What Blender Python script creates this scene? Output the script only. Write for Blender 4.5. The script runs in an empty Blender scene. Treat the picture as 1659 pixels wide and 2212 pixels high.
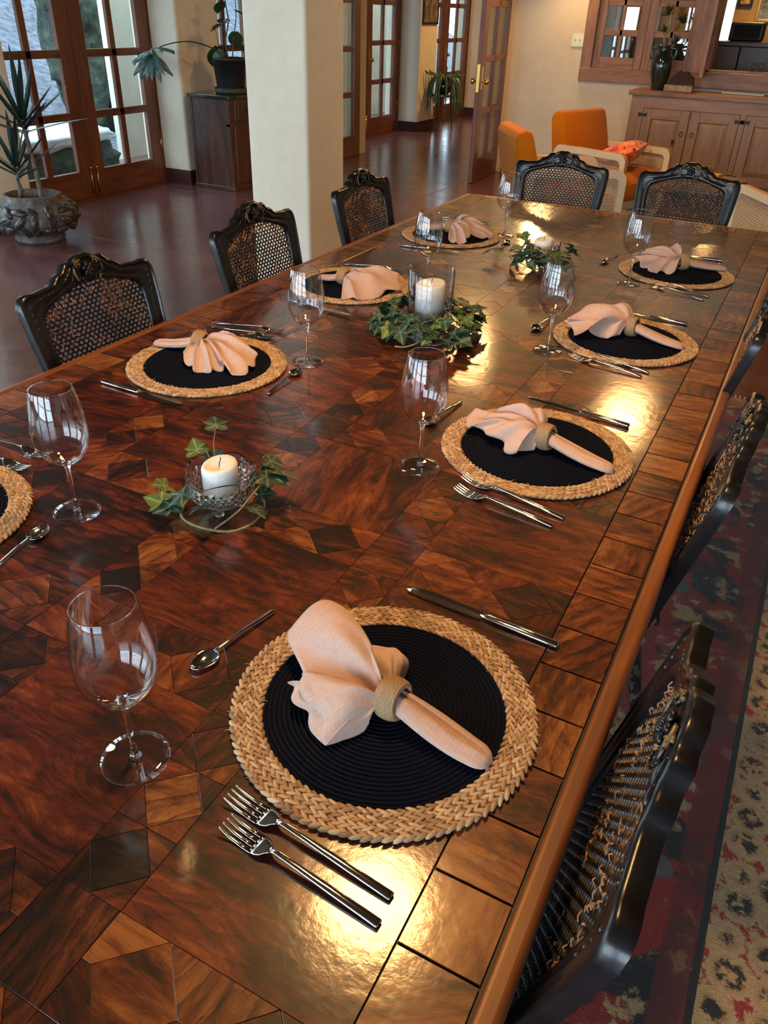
import bpy, math, random
import numpy as np
from mathutils import Vector, Matrix

random.seed(7)
rng = np.random.default_rng(11)
sc = bpy.context.scene
col = sc.collection
PI = math.pi
R = math.radians
TZ = 0.76            # height of the table top

# ------------------------------------------------------------------ camera
CAM = Vector((0.0, 0.0, 1.498))
cam = bpy.data.cameras.new('camera')
cam.sensor_fit = 'HORIZONTAL'
cam.sensor_width = 36.0
cam.lens = 36.0 * 1679.0 / 1659.0
cam.clip_start = 0.02
cam.clip_end = 200
camo = bpy.data.objects.new('camera', cam)
col.objects.link(camo)
c_r = Vector((0.88532668, 0.46410188, 0.02839206))
c_u = Vector((-0.27314582, 0.46969837, 0.83950867))
c_b = Vector((0.37628185, -0.7509946, 0.54260399))
mw = Matrix.Identity(4)
for i in range(3):
    mw[i][0], mw[i][1], mw[i][2], mw[i][3] = c_r[i], c_u[i], c_b[i], CAM[i]
camo.matrix_world = mw
sc.camera = camo


def project(p):
    d = Vector(p) - CAM
    z = -d.dot(c_b)
    if z < 0.05:
        return None
    return 829.5 + 1679 * d.dot(c_r) / z, 1106 - 1679 * d.dot(c_u) / z


# ------------------------------------------------------------------ view, sky, lights
vs = sc.view_settings
vs.view_transform = 'Standard'
vs.look = 'None'
vs.gamma = 1.0
vs.use_curve_mapping = False
vs.exposure = 0.24
SKY_STRENGTH = 5.0
world = bpy.data.worlds.new('overcast_sky')
sc.world = world
world.use_nodes = True
bg = world.node_tree.nodes['Background']
bg.inputs['Color'].default_value = (0.62, 0.82, 1.0, 1)
bg.inputs['Strength'].default_value = SKY_STRENGTH


def lamp(name, loc, power, size, color=(1.0, 0.56, 0.20), target=None, spread=180):
    l = bpy.data.lights.new(name, 'AREA')
    l.shape = 'DISK'
    l.size = size
    l.energy = power
    l.color = color
    l.spread = R(spread)
    o = bpy.data.objects.new(name, l)
    col.objects.link(o)
    o.location = loc
    if target is not None:
        d = Vector(target) - Vector(loc)
        o.rotation_euler = d.to_track_quat('-Z', 'Y').to_euler()
    return o


def portal(name, loc, rot, sx, sy):
    l = bpy.data.lights.new(name, 'AREA')
    l.shape = 'RECTANGLE'
    l.size = sx
    l.size_y = sy
    l.cycles.is_portal = True
    o = bpy.data.objects.new(name, l)
    col.objects.link(o)
    o.location = loc
    o.rotation_euler = rot
    return o


# warm ceiling and wall lamps of the dining room (they hang above the picture)
lamp('ceiling_lamp', (-0.66, 1.33, 2.55), 30, 0.34)
lamp('ceiling_lamp', (-0.80, 5.55, 2.55), 28, 0.32)
lamp('ceiling_lamp', (-2.35, 6.25, 2.55), 32, 0.36)
lamp('wall_lamp', (-2.62, 8.75, 2.05), 18, 0.24, target=(-2.3, 7.5, 0.9))
lamp('ceiling_lamp', (-4.0, 12.2, 2.6), 40, 0.25)
lamp('bar_lamp', (-1.0, 10.3, 2.4), 16, 0.25)
# daylight openings: french doors along the left wall and windows behind the photographer
DOORS_LEFT = [(-3.02, -1.14), (-0.52, 1.36), (1.98, 3.86), (4.48, 6.36), (6.98, 8.86), (9.50, 11.44), (12.03, 13.95)]
for (a, b) in DOORS_LEFT:
    portal('daylight_portal', (-6.0, (a + b) / 2, 1.1), (0, -PI / 2, 0), 2.2, b - a)
BACK_WINDOWS = [(-5.2, -3.0), (-2.6, -0.4), (0.0, 2.2)]
for (a, b) in BACK_WINDOWS:
    portal('daylight_portal', ((a + b) / 2, -3.6, 1.3), (PI / 2, 0, 0), b - a, 2.2)


def daylight(name, loc, rot, sx, sy, power):
    l = bpy.data.lights.new(name, 'AREA')
    l.shape = 'RECTANGLE'
    l.size = sx
    l.size_y = sy
    l.energy = power
    l.color = (0.74, 0.88, 1.0)
    o = bpy.data.objects.new(name, l)
    col.objects.link(o)
    o.location = loc
    o.rotation_euler = rot


# area lights added in the unseen window openings to brighten the room beyond the sky
for (a, b) in DOORS_LEFT[:3]:
    daylight('window_daylight', (-5.93, (a + b) / 2, 1.1), (0, -PI / 2, 0), 2.1, b - a, 95)
for (a, b) in BACK_WINDOWS:
    daylight('window_daylight', ((a + b) / 2, -3.7, 1.3), (PI / 2, 0, 0), b - a, 2.1, 80)

# ------------------------------------------------------------------ helpers


def tag(o, label=None, cat=None, group=None, kind=None):
    if label: o['label'] = label
    if cat: o['category'] = cat
    if group: o['group'] = group
    if kind: o['kind'] = kind
    return o


class MB:
    """collects vertices and faces, becomes one mesh"""

    def __init__(s):
        s.v = []
        s.f = []

    def add(s, vs_, fs):
        n = len(s.v)
        s.v.extend([tuple(map(float, q)) for q in vs_])
        s.f.extend([tuple(i + n for i in f) for f in fs])
        return s

    def box(s, x0, x1, y0, y1, z0, z1):
        return s.add([(x0, y0, z0), (x1, y0, z0), (x1, y1, z0), (x0, y1, z0), (x0, y0, z1), (x1, y0, z1), (x1, y1, z1), (x0, y1, z1)],
                     [(3, 2, 1, 0), (4, 5, 6, 7), (0, 1, 5, 4), (1, 2, 6, 5), (2, 3, 7, 6), (3, 0, 4, 7)])

    def prism(s, poly, z0, z1):
        n = len(poly)
        return s.add([(x, y, z0) for x, y in poly] + [(x, y, z1) for x, y in poly],
                     [tuple(range(n))[::-1], tuple(range(n, 2 * n))] + [(i, (i + 1) % n, n + (i + 1) % n, n + i) for i in range(n)])

    def loft(s, rings, cap=True, closed=False):
        n = len(rings[0])
        vv = [q for r_ in rings for q in r_]
        ff = []
        m = len(rings)
        for k in range(m if closed else m - 1):
            a, b = k * n, ((k + 1) % m) * n
            for i in range(n):
                j = (i + 1) % n
                ff.append((a + i, a + j, b + j, b + i))
        if cap and not closed:
            ff.append(tuple(range(n))[::-1])
            ff.append(tuple(range((m - 1) * n, m * n)))
        return s.add(vv, ff)

    def lathe(s, prof, n=32, c=(0, 0, 0), mod=None):
        """prof: (r, z) list; mod(angle, r, z) -> (r, z)"""
        vv, ff = [], []
        for (r_, z) in prof:
            for k in range(n):
                a = 2 * PI * k / n
                rr, zz = (r_, z) if mod is None else mod(a, r_, z)
                vv.append((c[0] + rr * math.cos(a), c[1] + rr * math.sin(a), c[2] + zz))
        for i in range(len(prof) - 1):
            for k in range(n):
                j = (k + 1) % n
                ff.append((i * n + k, i * n + j, (i + 1) * n + j, (i + 1) * n + k))
        return s.add(vv, ff)

    def tube(s, pts, rad, n=8, cap=True):
        pts = [Vector(p) for p in pts]
        rads = rad if isinstance(rad, (list, tuple)) else [rad] * len(pts)
        rings = []
        up = None
        for i, p in enumerate(pts):
            d = (pts[min(i + 1, len(pts) - 1)] - pts[max(i - 1, 0)])
            if d.length < 1e-9: d = Vector((0, 0, 1))
            d.normalize()
            if up is None:
                up = d.orthogonal().normalized()
            else:
                up = (up - d * up.dot(d))
                up = up.normalized() if up.length > 1e-6 else d.orthogonal().normalized()
            w = d.cross(up)
            rings.append([tuple(p + rads[i] * (math.cos(2 * PI * k / n) * up + math.sin(2 * PI * k / n) * w)) for k in range(n)])
        return s.loft(rings, cap)

    def sphere(s, c, r_, nu=12, nv=8, sc_=(1, 1, 1)):
        vv = [(c[0], c[1], c[2] - r_ * sc_[2])]
        for j in range(1, nv):
            t = -PI / 2 + PI * j / nv
            for i in range(nu):
                a = 2 * PI * i / nu
                vv.append((c[0] + r_ * sc_[0] * math.cos(t) * math.cos(a), c[1] + r_ * sc_[1] * math.cos(t) * math.sin(a), c[2] + r_ * sc_[2] * math.sin(t)))
        vv.append((c[0], c[1], c[2] + r_ * sc_[2]))
        ff = [(0, 1 + (i + 1) % nu, 1 + i) for i in range(nu)]
        for j in range(nv - 2):
            for i in range(nu):
                a, b = 1 + j * nu, 1 + (j + 1) * nu
                ff.append((a + i, a + (i + 1) % nu, b + (i + 1) % nu, b + i))
        t = len(vv) - 1
        b = 1 + (nv - 2) * nu
        ff += [(b + i, b + (i + 1) % nu, t) for i in range(nu)]
        return s.add(vv, ff)

    def grid(s, P):
        """P: rows of points"""
        m, n = len(P), len(P[0])
        return s.add([q for r_ in P for q in r_], [(i * n + j, i * n + j + 1, (i + 1) * n + j + 1, (i + 1) * n + j) for i in range(m - 1) for j in range(n - 1)])

    def rot(s, axis, ang, c=(0, 0, 0)):
        m = Matrix.Translation(Vector(c)) @ Matrix.Rotation(ang, 4, axis) @ Matrix.Translation(-Vector(c))
        s.v = [tuple(m @ Vector(q)) for q in s.v]
        return s

    def shift(s, x, y, z):
        s.v = [(a + x, b + y, c + z) for a, b, c in s.v]
        return s

    def mesh(s, name, m, smooth=False):
        me = bpy.data.meshes.new(name)
        me.from_pydata(s.v, [], s.f)
        if m is not None: me.materials.append(m)
        if smooth:
            me.polygons.foreach_set('use_smooth', [True] * len(me.polygons))
        me.update()
        return me

    def build(s, name, m, parent=None, loc=None, smooth=False, bevel=0, bseg=2, auto=None):
        me = s.mesh(name, m, smooth)
        o = bpy.data.objects.new(name, me)
        col.objects.link(o)
        if parent is not None: o.parent = parent
        if loc is not None: o.location = loc
        if bevel:
            b = o.modifiers.new('bevel', 'BEVEL')
            b.width = bevel
            b.segments = bseg
            b.limit_method = 'ANGLE'
            b.angle_limit = R(40)
        if auto:
            me.polygons.foreach_set('use_smooth', [True] * len(me.polygons))
            try:
                me.set_sharp_from_angle(angle=R(auto))
            except Exception:
                pass
        return o


def empty(name, loc=(0, 0, 0), rz=0.0, label=None, cat=None, group=None, kind=None):
    o = bpy.data.objects.new(name, None)
    o.empty_display_size = 0.05
    col.objects.link(o)
    o.location = loc
    o.rotation_euler = (0, 0, rz)
    return tag(o, label, cat, group, kind)


KIDS = {}


def children(o):
    return [c for c in o.children]


def copy_tree(o, parent=None):
    c = o.copy()
    col.objects.link(c)
    if parent is not None: c.parent = parent
    for ch in children(o):
        copy_tree(ch, c)
    return c


def link(name, me, parent=None, loc=(0, 0, 0), rot=(0, 0, 0), scale=(1, 1, 1)):
    o = bpy.data.objects.new(name, me)
    col.objects.link(o)
    o.parent = parent
    o.location = loc
    o.rotation_euler = rot
    o.scale = scale
    return o


# ------------------------------------------------------------------ materials


class NT:
    def __init__(s, name):
        s.m = bpy.data.materials.new(name)
        s.m.use_nodes = True
        s.t = s.m.node_tree
        s.p = s.t.nodes['Principled BSDF']
        s.out = s.t.nodes['Material Output']

    def n(s, typ, **kw):
        nd = s.t.nodes.new(typ)
        for k, v in kw.items():
            if hasattr(nd, k) and k not in nd.inputs:
                setattr(nd, k, v)
            else:
                nd.inputs[k.replace('_', ' ') if k not in nd.inputs else k].default_value = v
        return nd

    def l(s, a, b):
        s.t.links.new(a, b)

    def set(s, **kw):
        names = dict(color='Base Color', rough='Roughness', metal='Metallic', coat='Coat Weight', coatr='Coat Roughness', spec='Specular IOR Level',
                     trans='Transmission Weight', ior='IOR', sheen='Sheen Weight', sss='Subsurface Weight')
        for k, v in kw.items():
            if k == 'color': v = (*v, 1)
            s.p.inputs[names[k]].default_value = v
        return s

    def ramp(s, fac, stops):
        r_ = s.t.nodes.new('ShaderNodeValToRGB')
        cr = r_.color_ramp
        while len(cr.elements) < len(stops): cr.elements.new(0.5)
        for e, (pos, c) in zip(cr.elements, stops):
            e.position = pos
            e.color = (*c, 1) if len(c) == 3 else c
        s.l(fac, r_.inputs[0])
        return r_.outputs[0]

    def coords(s, kind='Object', scale=(1, 1, 1), rot=(0, 0, 0), loc=(0, 0, 0)):
        tc = s.t.nodes.new('ShaderNodeTexCoord')
        mp = s.t.nodes.new('ShaderNodeMapping')
        mp.inputs['Scale'].default_value = scale
        mp.inputs['Rotation'].default_value = rot
        mp.inputs['Location'].default_value = loc
        s.l(tc.outputs[kind], mp.inputs[0])
        return mp.outputs[0]

    def noise(s, vec, scale=5, detail=4, rough=0.55, dist=0.0):
        nd = s.n('ShaderNodeTexNoise')
        nd.inputs['Scale'].default_value = scale
        nd.inputs['Detail'].default_value = detail
        nd.inputs['Roughness'].default_value = rough
        nd.inputs['Distortion'].default_value = dist
        if vec is not None: s.l(vec, nd.inputs['Vector'])
        return nd.outputs['Fac']

    def math(s, op, a, b=None):
        nd = s.t.nodes.new('ShaderNodeMath')
        nd.operation = op
        for i, x in enumerate((a, b)):
            if x is None: continue
            if isinstance(x, (int, float)): nd.inputs[i].default_value = x
            else: s.l(x, nd.inputs[i])
        return nd.outputs[0]

    def mix(s, fac, a, b, mode='MIX'):
        nd = s.t.nodes.new('ShaderNodeMix')
        nd.data_type = 'RGBA'
        nd.blend_type = mode
        for i, x in ((0, fac), (6, a), (7, b)):
            if isinstance(x, (int, float)): nd.inputs[i].default_value = x
            elif isinstance(x, tuple): nd.inputs[i].default_value = (*x, 1)
            else: s.l(x, nd.inputs[i])
        return nd.outputs[2]

    def bump(s, h, strength=0.3, dist=0.01, target='Normal'):
        b = s.t.nodes.new('ShaderNodeBump')
        b.inputs['Strength'].default_value = strength
        b.inputs['Distance'].default_value = dist
        s.l(h, b.inputs['Height'])
        s.l(b.outputs[0], s.p.inputs[target])
        return s


def plain(name, color, rough=0.5, metal=0.0, var=0.0, scale=20, bump=0.0, bdist=0.003, **kw):
    t = NT(name).set(color=color, rough=rough, metal=metal, **kw)
    if var or bump:
        v = t.coords('Object')
        nz = t.noise(v, scale, 5)
        if var:
            t.l(t.ramp(nz, [(0.3, tuple(c * (1 - var) for c in color)), (0.7, tuple(min(1, c * (1 + var)) for c in color))]), t.p.inputs['Base Color'])
        if bump: t.bump(nz, bump, bdist)
    return t.m


def wood(name, dark, mid, light, scale=(3, 3, 30), rough=0.4, coat=0.0, coatr=0.1, freq=2.0, bump=0.05):
    """straight grained wood: the scale vector squeezes the noise across the grain"""
    t = NT(name).set(rough=rough, coat=coat, coatr=coatr)
    v = t.coords('Object', scale)
    a = t.noise(v, freq, 6, 0.6, 0.6)
    v2 = t.coords('Object', tuple(q * 4 for q in scale))
    b = t.noise(v2, freq, 3, 0.5)
    f = t.math('ADD', t.math('MULTIPLY', a, 0.75), t.math('MULTIPLY', b, 0.25))
    t.l(t.ramp(f, [(0.3, dark), (0.5, mid), (0.68, light)]), t.p.inputs['Base Color'])
    if bump: t.bump(b, bump, 0.002)
    return t.m


def thin_glass(name, tint=(1, 1, 1), ior=1.45, rough=0.0, power=5.0):
    t = NT(name)
    t.t.nodes.remove(t.p)
    tr = t.n('ShaderNodeBsdfTransparent')
    tr.inputs['Color'].default_value = (*tint, 1)
    gl = t.n('ShaderNodeBsdfGlossy')
    gl.inputs['Roughness'].default_value = rough
    lw = t.n('ShaderNodeLayerWeight')
    lw.inputs['Blend'].default_value = 0.5
    f0 = ((ior - 1) / (ior + 1)) ** 2
    fac = t.math('ADD', f0, t.math('MULTIPLY', t.math('POWER', lw.outputs['Facing'], power), 1 - f0))
    mx = t.n('ShaderNodeMixShader')
    t.l(fac, mx.inputs[0])
    t.l(tr.outputs[0], mx.inputs[1])
    t.l(gl.outputs[0], mx.inputs[2])
    t.l(mx.outputs[0], t.out.inputs['Surface'])
    return t.m


def attr(t, name):
    nd = t.n('ShaderNodeAttribute')
    nd.attribute_name = name
    return nd


def plaster_mat():
    t = NT('cream_plaster').set(rough=0.75)
    v = t.coords('Object')
    a = t.noise(v, 1.3, 4, 0.6)
    b = t.noise(v, 14, 5, 0.6)
    f = t.math('ADD', t.math('MULTIPLY', a, 0.7), t.math('MULTIPLY', b, 0.3))
    t.l(t.ramp(f, [(0.32, (0.66, 0.57, 0.42)), (0.55, (0.74, 0.67, 0.53)), (0.72, (0.78, 0.72, 0.59))]), t.p.inputs['Base Color'])
    vo = t.n('ShaderNodeTexVoronoi')
    vo.inputs['Scale'].default_value = 9
    t.l(v, vo.inputs['Vector'])
    chip = t.math('LESS_THAN', vo.outputs['Distance'], 0.10)
    h = t.math('SUBTRACT', t.math('ADD', t.math('MULTIPLY', a, 1.5), t.math('MULTIPLY', b, 0.35)), t.math('MULTIPLY', chip, 0.25))
    t.bump(h, 0.35, 0.012)
    return t.m


def floor_mat():
    t = NT('maroon_concrete').set(spec=0.6)
    v = t.coords('Object')
    a = t.noise(v, 1.1, 5, 0.65, 0.8)
    b = t.noise(v, 6, 5, 0.6)
    f = t.math('ADD', t.math('MULTIPLY', a, 0.7), t.math('MULTIPLY', b, 0.3))
    c = t.ramp(f, [(0.3, (0.075, 0.027, 0.029)), (0.5, (0.122, 0.048, 0.049)), (0.7, (0.175, 0.078, 0.076))])
    t.l(c, t.p.inputs['Base Color'])
    t.l(t.math('ADD', 0.10, t.math('MULTIPLY', b, 0.22)), t.p.inputs['Roughness'])
    t.bump(a, 0.03, 0.01)
    return t.m


def rug_mat():
    """worn oriental rug: red field with pale and black patches, patterned border beyond x = 0.2"""
    t = NT('oriental_rug').set(rough=0.95, sheen=0.3)
    tc = t.n('ShaderNodeTexCoord')
    sep = t.n('ShaderNodeSeparateXYZ')
    t.l(tc.outputs['Object'], sep.inputs[0])
    x, y = sep.outputs[0], sep.outputs[1]
    obj_v = tc.outputs['Object']
    # blocky weave: snap coordinates to knots
    sn = t.n('ShaderNodeVectorMath')
    sn.operation = 'SNAP'
    sn.inputs[1].default_value = (0.0028, 0.0028, 1)
    t.l(obj_v, sn.inputs[0])
    kv = sn.outputs[0]
    n1 = t.noise(kv, 5.0, 4, 0.6, 0.5)
    n2 = t.noise(kv, 11.0, 5, 0.65, 0.3)
    n3 = t.noise(kv, 130.0, 2, 0.6)
    RED, BLK, TAN, GRN, ORG = (0.36, 0.016, 0.008), (0.014, 0.013, 0.014), (0.56, 0.36, 0.15), (0.13, 0.135, 0.11), (0.42, 0.11, 0.04)
    fld = t.mix(t.ramp(n1, [(0.44, (0, 0, 0)), (0.47, (1, 1, 1))]), BLK, RED)
    fld = t.mix(t.ramp(n2, [(0.55, (0, 0, 0)), (0.60, (1, 1, 1))]), fld, TAN)
    fld = t.mix(t.ramp(t.noise(kv, 3.2, 3, 0.5), [(0.62, (0, 0, 0)), (0.64, (1, 1, 1))]), fld, GRN)
    # border: tan ground, dark rosettes
    vo = t.n('ShaderNodeTexVoronoi')
    vo.inputs['Scale'].default_value = 13
    vo.inputs['Randomness'].default_value = 0.35
    t.l(kv, vo.inputs['Vector'])
    wv = t.math('ADD', vo.outputs['Distance'], t.math('MULTIPLY', n3, 0.35))
    brd = t.ramp(wv, [(0.30, ORG), (0.36, BLK), (0.50, BLK), (0.56, (0.42, 0.27, 0.11)), (0.72, (0.58, 0.42, 0.24)), (0.80, RED)])
    brd = t.mix(t.ramp(t.noise(kv, 30, 3, 0.7), [(0.5, (0, 0, 0)), (0.56, (1, 1, 1))]), brd, (0.55, 0.38, 0.18))
    isb = t.math('GREATER_THAN', t.math('ABSOLUTE', t.math('ADD', x, 0.0)), 0.974)
    c = t.mix(isb, fld, brd)
    # dark guard lines
    ax = t.math('ABSOLUTE', x)
    for (x0, w_) in ((0.968, 0.007), (1.13, 0.006), (1.36, 0.006)):
        ln = t.math('LESS_THAN', t.math('ABSOLUTE', t.math('SUBTRACT', ax, x0)), w_)
        c = t.mix(ln, c, BLK)
    red_band = t.math('MULTIPLY', t.math('GREATER_THAN', ax, 0.90), t.math('LESS_THAN', ax, 0.96))
    c = t.mix(t.math('MULTIPLY', red_band, 0.75), c, (0.17, 0.02, 0.012))
    ye = t.math('GREATER_THAN', t.math('ABSOLUTE', y), 1.95)
    c = t.mix(ye, c, t.mix(t.ramp(n2, [(0.45, (0, 0, 0)), (0.52, (1, 1, 1))]), (0.42, 0.32, 0.2), ORG))
    hs = t.mix(t.math('MULTIPLY', n3, 0.55), c, (0.0, 0.0, 0.0))
    t.l(hs, t.p.inputs['Base Color'])
    t.bump(t.math('ADD', t.noise(obj_v, 350, 2), n3), 0.6, 0.006)
    return t.m


M = {}
M['plaster'] = plaster_mat()
M['floor'] = floor_mat()
M['rug'] = rug_mat()
M['maroon_base'] = plain('maroon_skirting', (0.055, 0.018, 0.018), 0.35, var=0.3, scale=6)
M['ceiling'] = wood('dark_ceiling_boards', (0.030, 0.013, 0.006), (0.060, 0.028, 0.013), (0.095, 0.048, 0.024), (6, 0.8, 6), 0.6)
M['door_wood'] = wood('reddish_door_wood', (0.065, 0.018, 0.006), (0.14, 0.042, 0.014), (0.21, 0.072, 0.026), (6, 6, 0.9), 0.35, coat=0.25, coatr=0.2)
M['door_wood_h'] = wood('reddish_door_wood_rail', (0.065, 0.018, 0.006), (0.14, 0.042, 0.014), (0.21, 0.072, 0.026), (6, 0.9, 6), 0.35, coat=0.25, coatr=0.2)
M['oak_v'] = wood('rosy_oak_upright', (0.15, 0.066, 0.036), (0.27, 0.135, 0.080), (0.36, 0.20, 0.13), (9, 9, 1.2), 0.5)
M['oak_h'] = wood('rosy_oak_level', (0.15, 0.066, 0.036), (0.27, 0.135, 0.080), (0.36, 0.20, 0.13), (1.2, 9, 9), 0.5)
M['alder_v'] = wood('pale_alder_upright', (0.20, 0.10, 0.052), (0.30, 0.165, 0.095), (0.37, 0.215, 0.13), (7, 7, 1.0), 0.45)
M['alder_h'] = wood('pale_alder_level', (0.20, 0.10, 0.052), (0.30, 0.165, 0.095), (0.37, 0.215, 0.13), (1.0, 7, 7), 0.45)
M['walnut'] = wood('old_walnut', (0.025, 0.010, 0.006), (0.07, 0.026, 0.014), (0.14, 0.060, 0.030), (5, 5, 0.8), 0.35, coat=0.3, coatr=0.2)
M['dark_panel'] = wood('dark_bar_panel', (0.012, 0.005, 0.003), (0.028, 0.011, 0.007), (0.045, 0.018, 0.012), (5, 5, 0.8), 0.4)
M['pane'] = thin_glass('window_pane', (0.93, 0.97, 0.96), 1.35)
M['brass'] = plain('brass', (0.80, 0.52, 0.16), 0.22, 1.0)
M['iron'] = plain('black_iron', (0.014, 0.013, 0.013), 0.5, 0.3)
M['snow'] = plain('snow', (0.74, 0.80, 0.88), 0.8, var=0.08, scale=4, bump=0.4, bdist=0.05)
M['black_plastic'] = plain('black_plastic', (0.010, 0.010, 0.011), 0.45)

# ================================================================== the room
FX = -5.42          # inner face of the left wall
DX = -5.75          # plane of the french doors in it
H = 2.95
DH = 2.19           # height of the door openings


def struct(o, label, cat):
    return tag(o, label, cat, kind='structure')


b = MB().box(-7.0, 4.2, -3.75, 17.2, -0.12, 0.0)
struct(b.build('floor', M['floor']), 'polished maroon concrete floor running through both rooms', 'floor')
# thin saw-cut joints in the concrete
jm = plain('floor_joint', (0.16, 0.09, 0.085), 0.4)
j = MB()
for y in (4.35, 6.1, 7.9, 9.7, 11.5, 13.4):
    j.box(-5.4, -3.0, y, y + 0.007, 0.0, 0.0006)
for x in (-3.3,):
    j.box(x, x + 0.007, 4.5, 14.0, 0.0, 0.0006)
tag(j.build('trim_1', jm), 'thin pale saw-cut joint lines in the maroon floor', 'floor joint', kind='structure')

b = MB().box(-6.0, 4.2, -3.75, 17.2, H, H + 0.1)
struct(b.build('ceiling', M['ceiling']), 'dark boarded ceiling above the dining room and hall', 'ceiling')

b = MB()
edges = [-3.75]
for (a, c) in DOORS_LEFT: edges += [a, c]
edges.append(17.2)
for i in range(0, len(edges), 2):
    b.box(-5.95, FX, edges[i], edges[i + 1], 0, H)
for (a, c) in DOORS_LEFT:
    b.box(-5.95, FX, a, c, DH, H)
struct(b.build('wall_left', M['plaster'], bevel=0.025, bseg=3), 'thick cream plaster wall with deep french door recesses', 'wall')
b = MB()
for i in range(0, len(edges), 2):
    y0, y1 = edges[i], edges[i + 1]
    b.box(FX, FX + 0.014, y0 - 0.014, y1 + 0.014, 0, 0.13)
    b.box(DX + 0.03, FX, y0 - 0.014, y0, 0, 0.13)
    b.box(DX + 0.03, FX, y1, y1 + 0.014, 0, 0.13)
struct(b.build('baseboard_left', M['maroon_base']), 'dark maroon skirting along the left wall and door reveals', 'skirting')

# partition with the double doorway, the interior window and the bar opening
CY0, CY1 = 9.0, 9.22
OP = (-5.08, -3.27)         # doorway
IW = (-2.34, -1.36, 1.06, 2.16)
BO = (-1.22, 0.75, 1.08, 2.16)
b = MB()
b.box(FX, OP[0], CY0, CY1, 0, H)
b.box(OP[0], OP[1], CY0, CY1, 2.22, H)
b.box(OP[1], IW[0], CY0, CY1, 0, H)
b.box(IW[0], IW[1], CY0, CY1, 0, IW[2])
b.box(IW[0], IW[1], CY0, CY1, IW[3], H)
b.box(IW[1], BO[0], CY0, CY1, 0, H)
b.box(BO[0], BO[1], CY0, CY1, 0, BO[2])
b.box(BO[0], BO[1], CY0, CY1, BO[3], H)
b.box(BO[1], 4.2, CY0, CY1, 0, H)
struct(b.build('wall_partition', M['plaster']), 'cream plaster partition wall behind the orange armchairs', 'wall')
b = MB()
b.box(OP[1] - 0.03, OP[1] + 0.085, CY0 - 0.03, CY0, 0, 2.3)
b.box(OP[1] + 0.015, OP[1] + 0.06, CY0 - 0.042, CY0 - 0.03, 0, 2.3)
b.box(OP[0] - 0.085, OP[0] + 0.03, CY0 - 0.03, CY0, 0, 2.3)
b.box(OP[0] - 0.085, OP[1] + 0.085, CY0 - 0.03, CY0, 2.22, 2.32)
b.box(OP[1] - 0.02, OP[1], CY0 - 0.02, CY1 + 0.02, 0, 2.22)
b.box(OP[0], OP[0] + 0.02, CY0 - 0.02, CY1 + 0.02, 0, 2.22)
struct(b.build('trim_2', plain('cream_casing', (0.66, 0.52, 0.33), 0.5), bevel=0.006), 'cream painted casing round the double doorway', 'door casing')
b = MB().box(OP[1] + 0.09, 4.2, CY0 - 0.016, CY0, 0, 0.12)
struct(b.build('baseboard_partition', M['maroon_base']), 'dark maroon skirting on the partition wall', 'skirting')

b = MB().box(-3.12, -2.95, CY1, 17.2, 0, H)
struct(b.build('wall_hall', M['plaster']), 'cream plaster wall on the right of the hall', 'wall')
b = MB().box(-6.0, -2.9, 17.0, 17.2, 0, H)
struct(b.build('wall_far', M['plaster']), 'cream plaster end wall of the far hall', 'wall')
b = MB()
b.box(4.05, 4.2, -3.75, 11.6, 0, H)
struct(b.build('wall_right', M['plaster']), 'cream plaster wall on the right of the dining room', 'wall')
# wall behind the photographer with its windows
b = MB()
ex = [-6.0]
for (a, c) in BACK_WINDOWS: ex += [a, c]
ex.append(4.2)
for i in range(0, len(ex), 2):
    b.box(ex[i], ex[i + 1], -3.75, -3.5, 0, H)
for (a, c) in BACK_WINDOWS:
    b.box(a, c, -3.75, -3.5, 0, 0.2)
    b.box(a, c, -3.75, -3.5, 2.4, H)
struct(b.build('wall_back', M['plaster']), 'cream plaster wall with tall windows behind the photographer', 'wall')
wn = 1
for (a, c) in BACK_WINDOWS:
    w_ = empty('window_%d' % wn, ((a + c) / 2, -3.62, 0.2), 0, 'tall wooden window in the wall behind the photographer', 'window', kind='structure')
    wn += 1
    hw = (c - a) / 2
    f_ = MB()
    f_.box(-hw, -hw + 0.08, -0.03, 0.03, 0, 2.2).box(hw - 0.08, hw, -0.03, 0.03, 0, 2.2).box(-hw, hw, -0.03, 0.03, 0, 0.1).box(-hw, hw, -0.03, 0.03, 2.1, 2.2)
    for k in range(1, 4): f_.box(-hw + 2 * hw * k / 4 - 0.02, -hw + 2 * hw * k / 4 + 0.02, -0.02, 0.02, 0.1, 2.1)
    for k in range(1, 4): f_.box(-hw, hw, -0.02, 0.02, 0.1 + 0.5 * k - 0.02, 0.1 + 0.5 * k + 0.02)
    f_.build('window_frame', M['door_wood'], w_)

# plaster pillar beside the table
PX0, PX1, PY0, PY1 = -2.955, -2.553, 4.0, 4.40
b = MB().box(PX0, PX1, PY0, PY1, 0, H)
struct(b.build('wall_pillar', M['plaster'], bevel=0.018, bseg=3), 'square cream plaster pillar with chipped surface beside the table', 'pillar')

# ------------------------------------------------------------------ french doors
LW, LT = 0.925, 0.045


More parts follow.
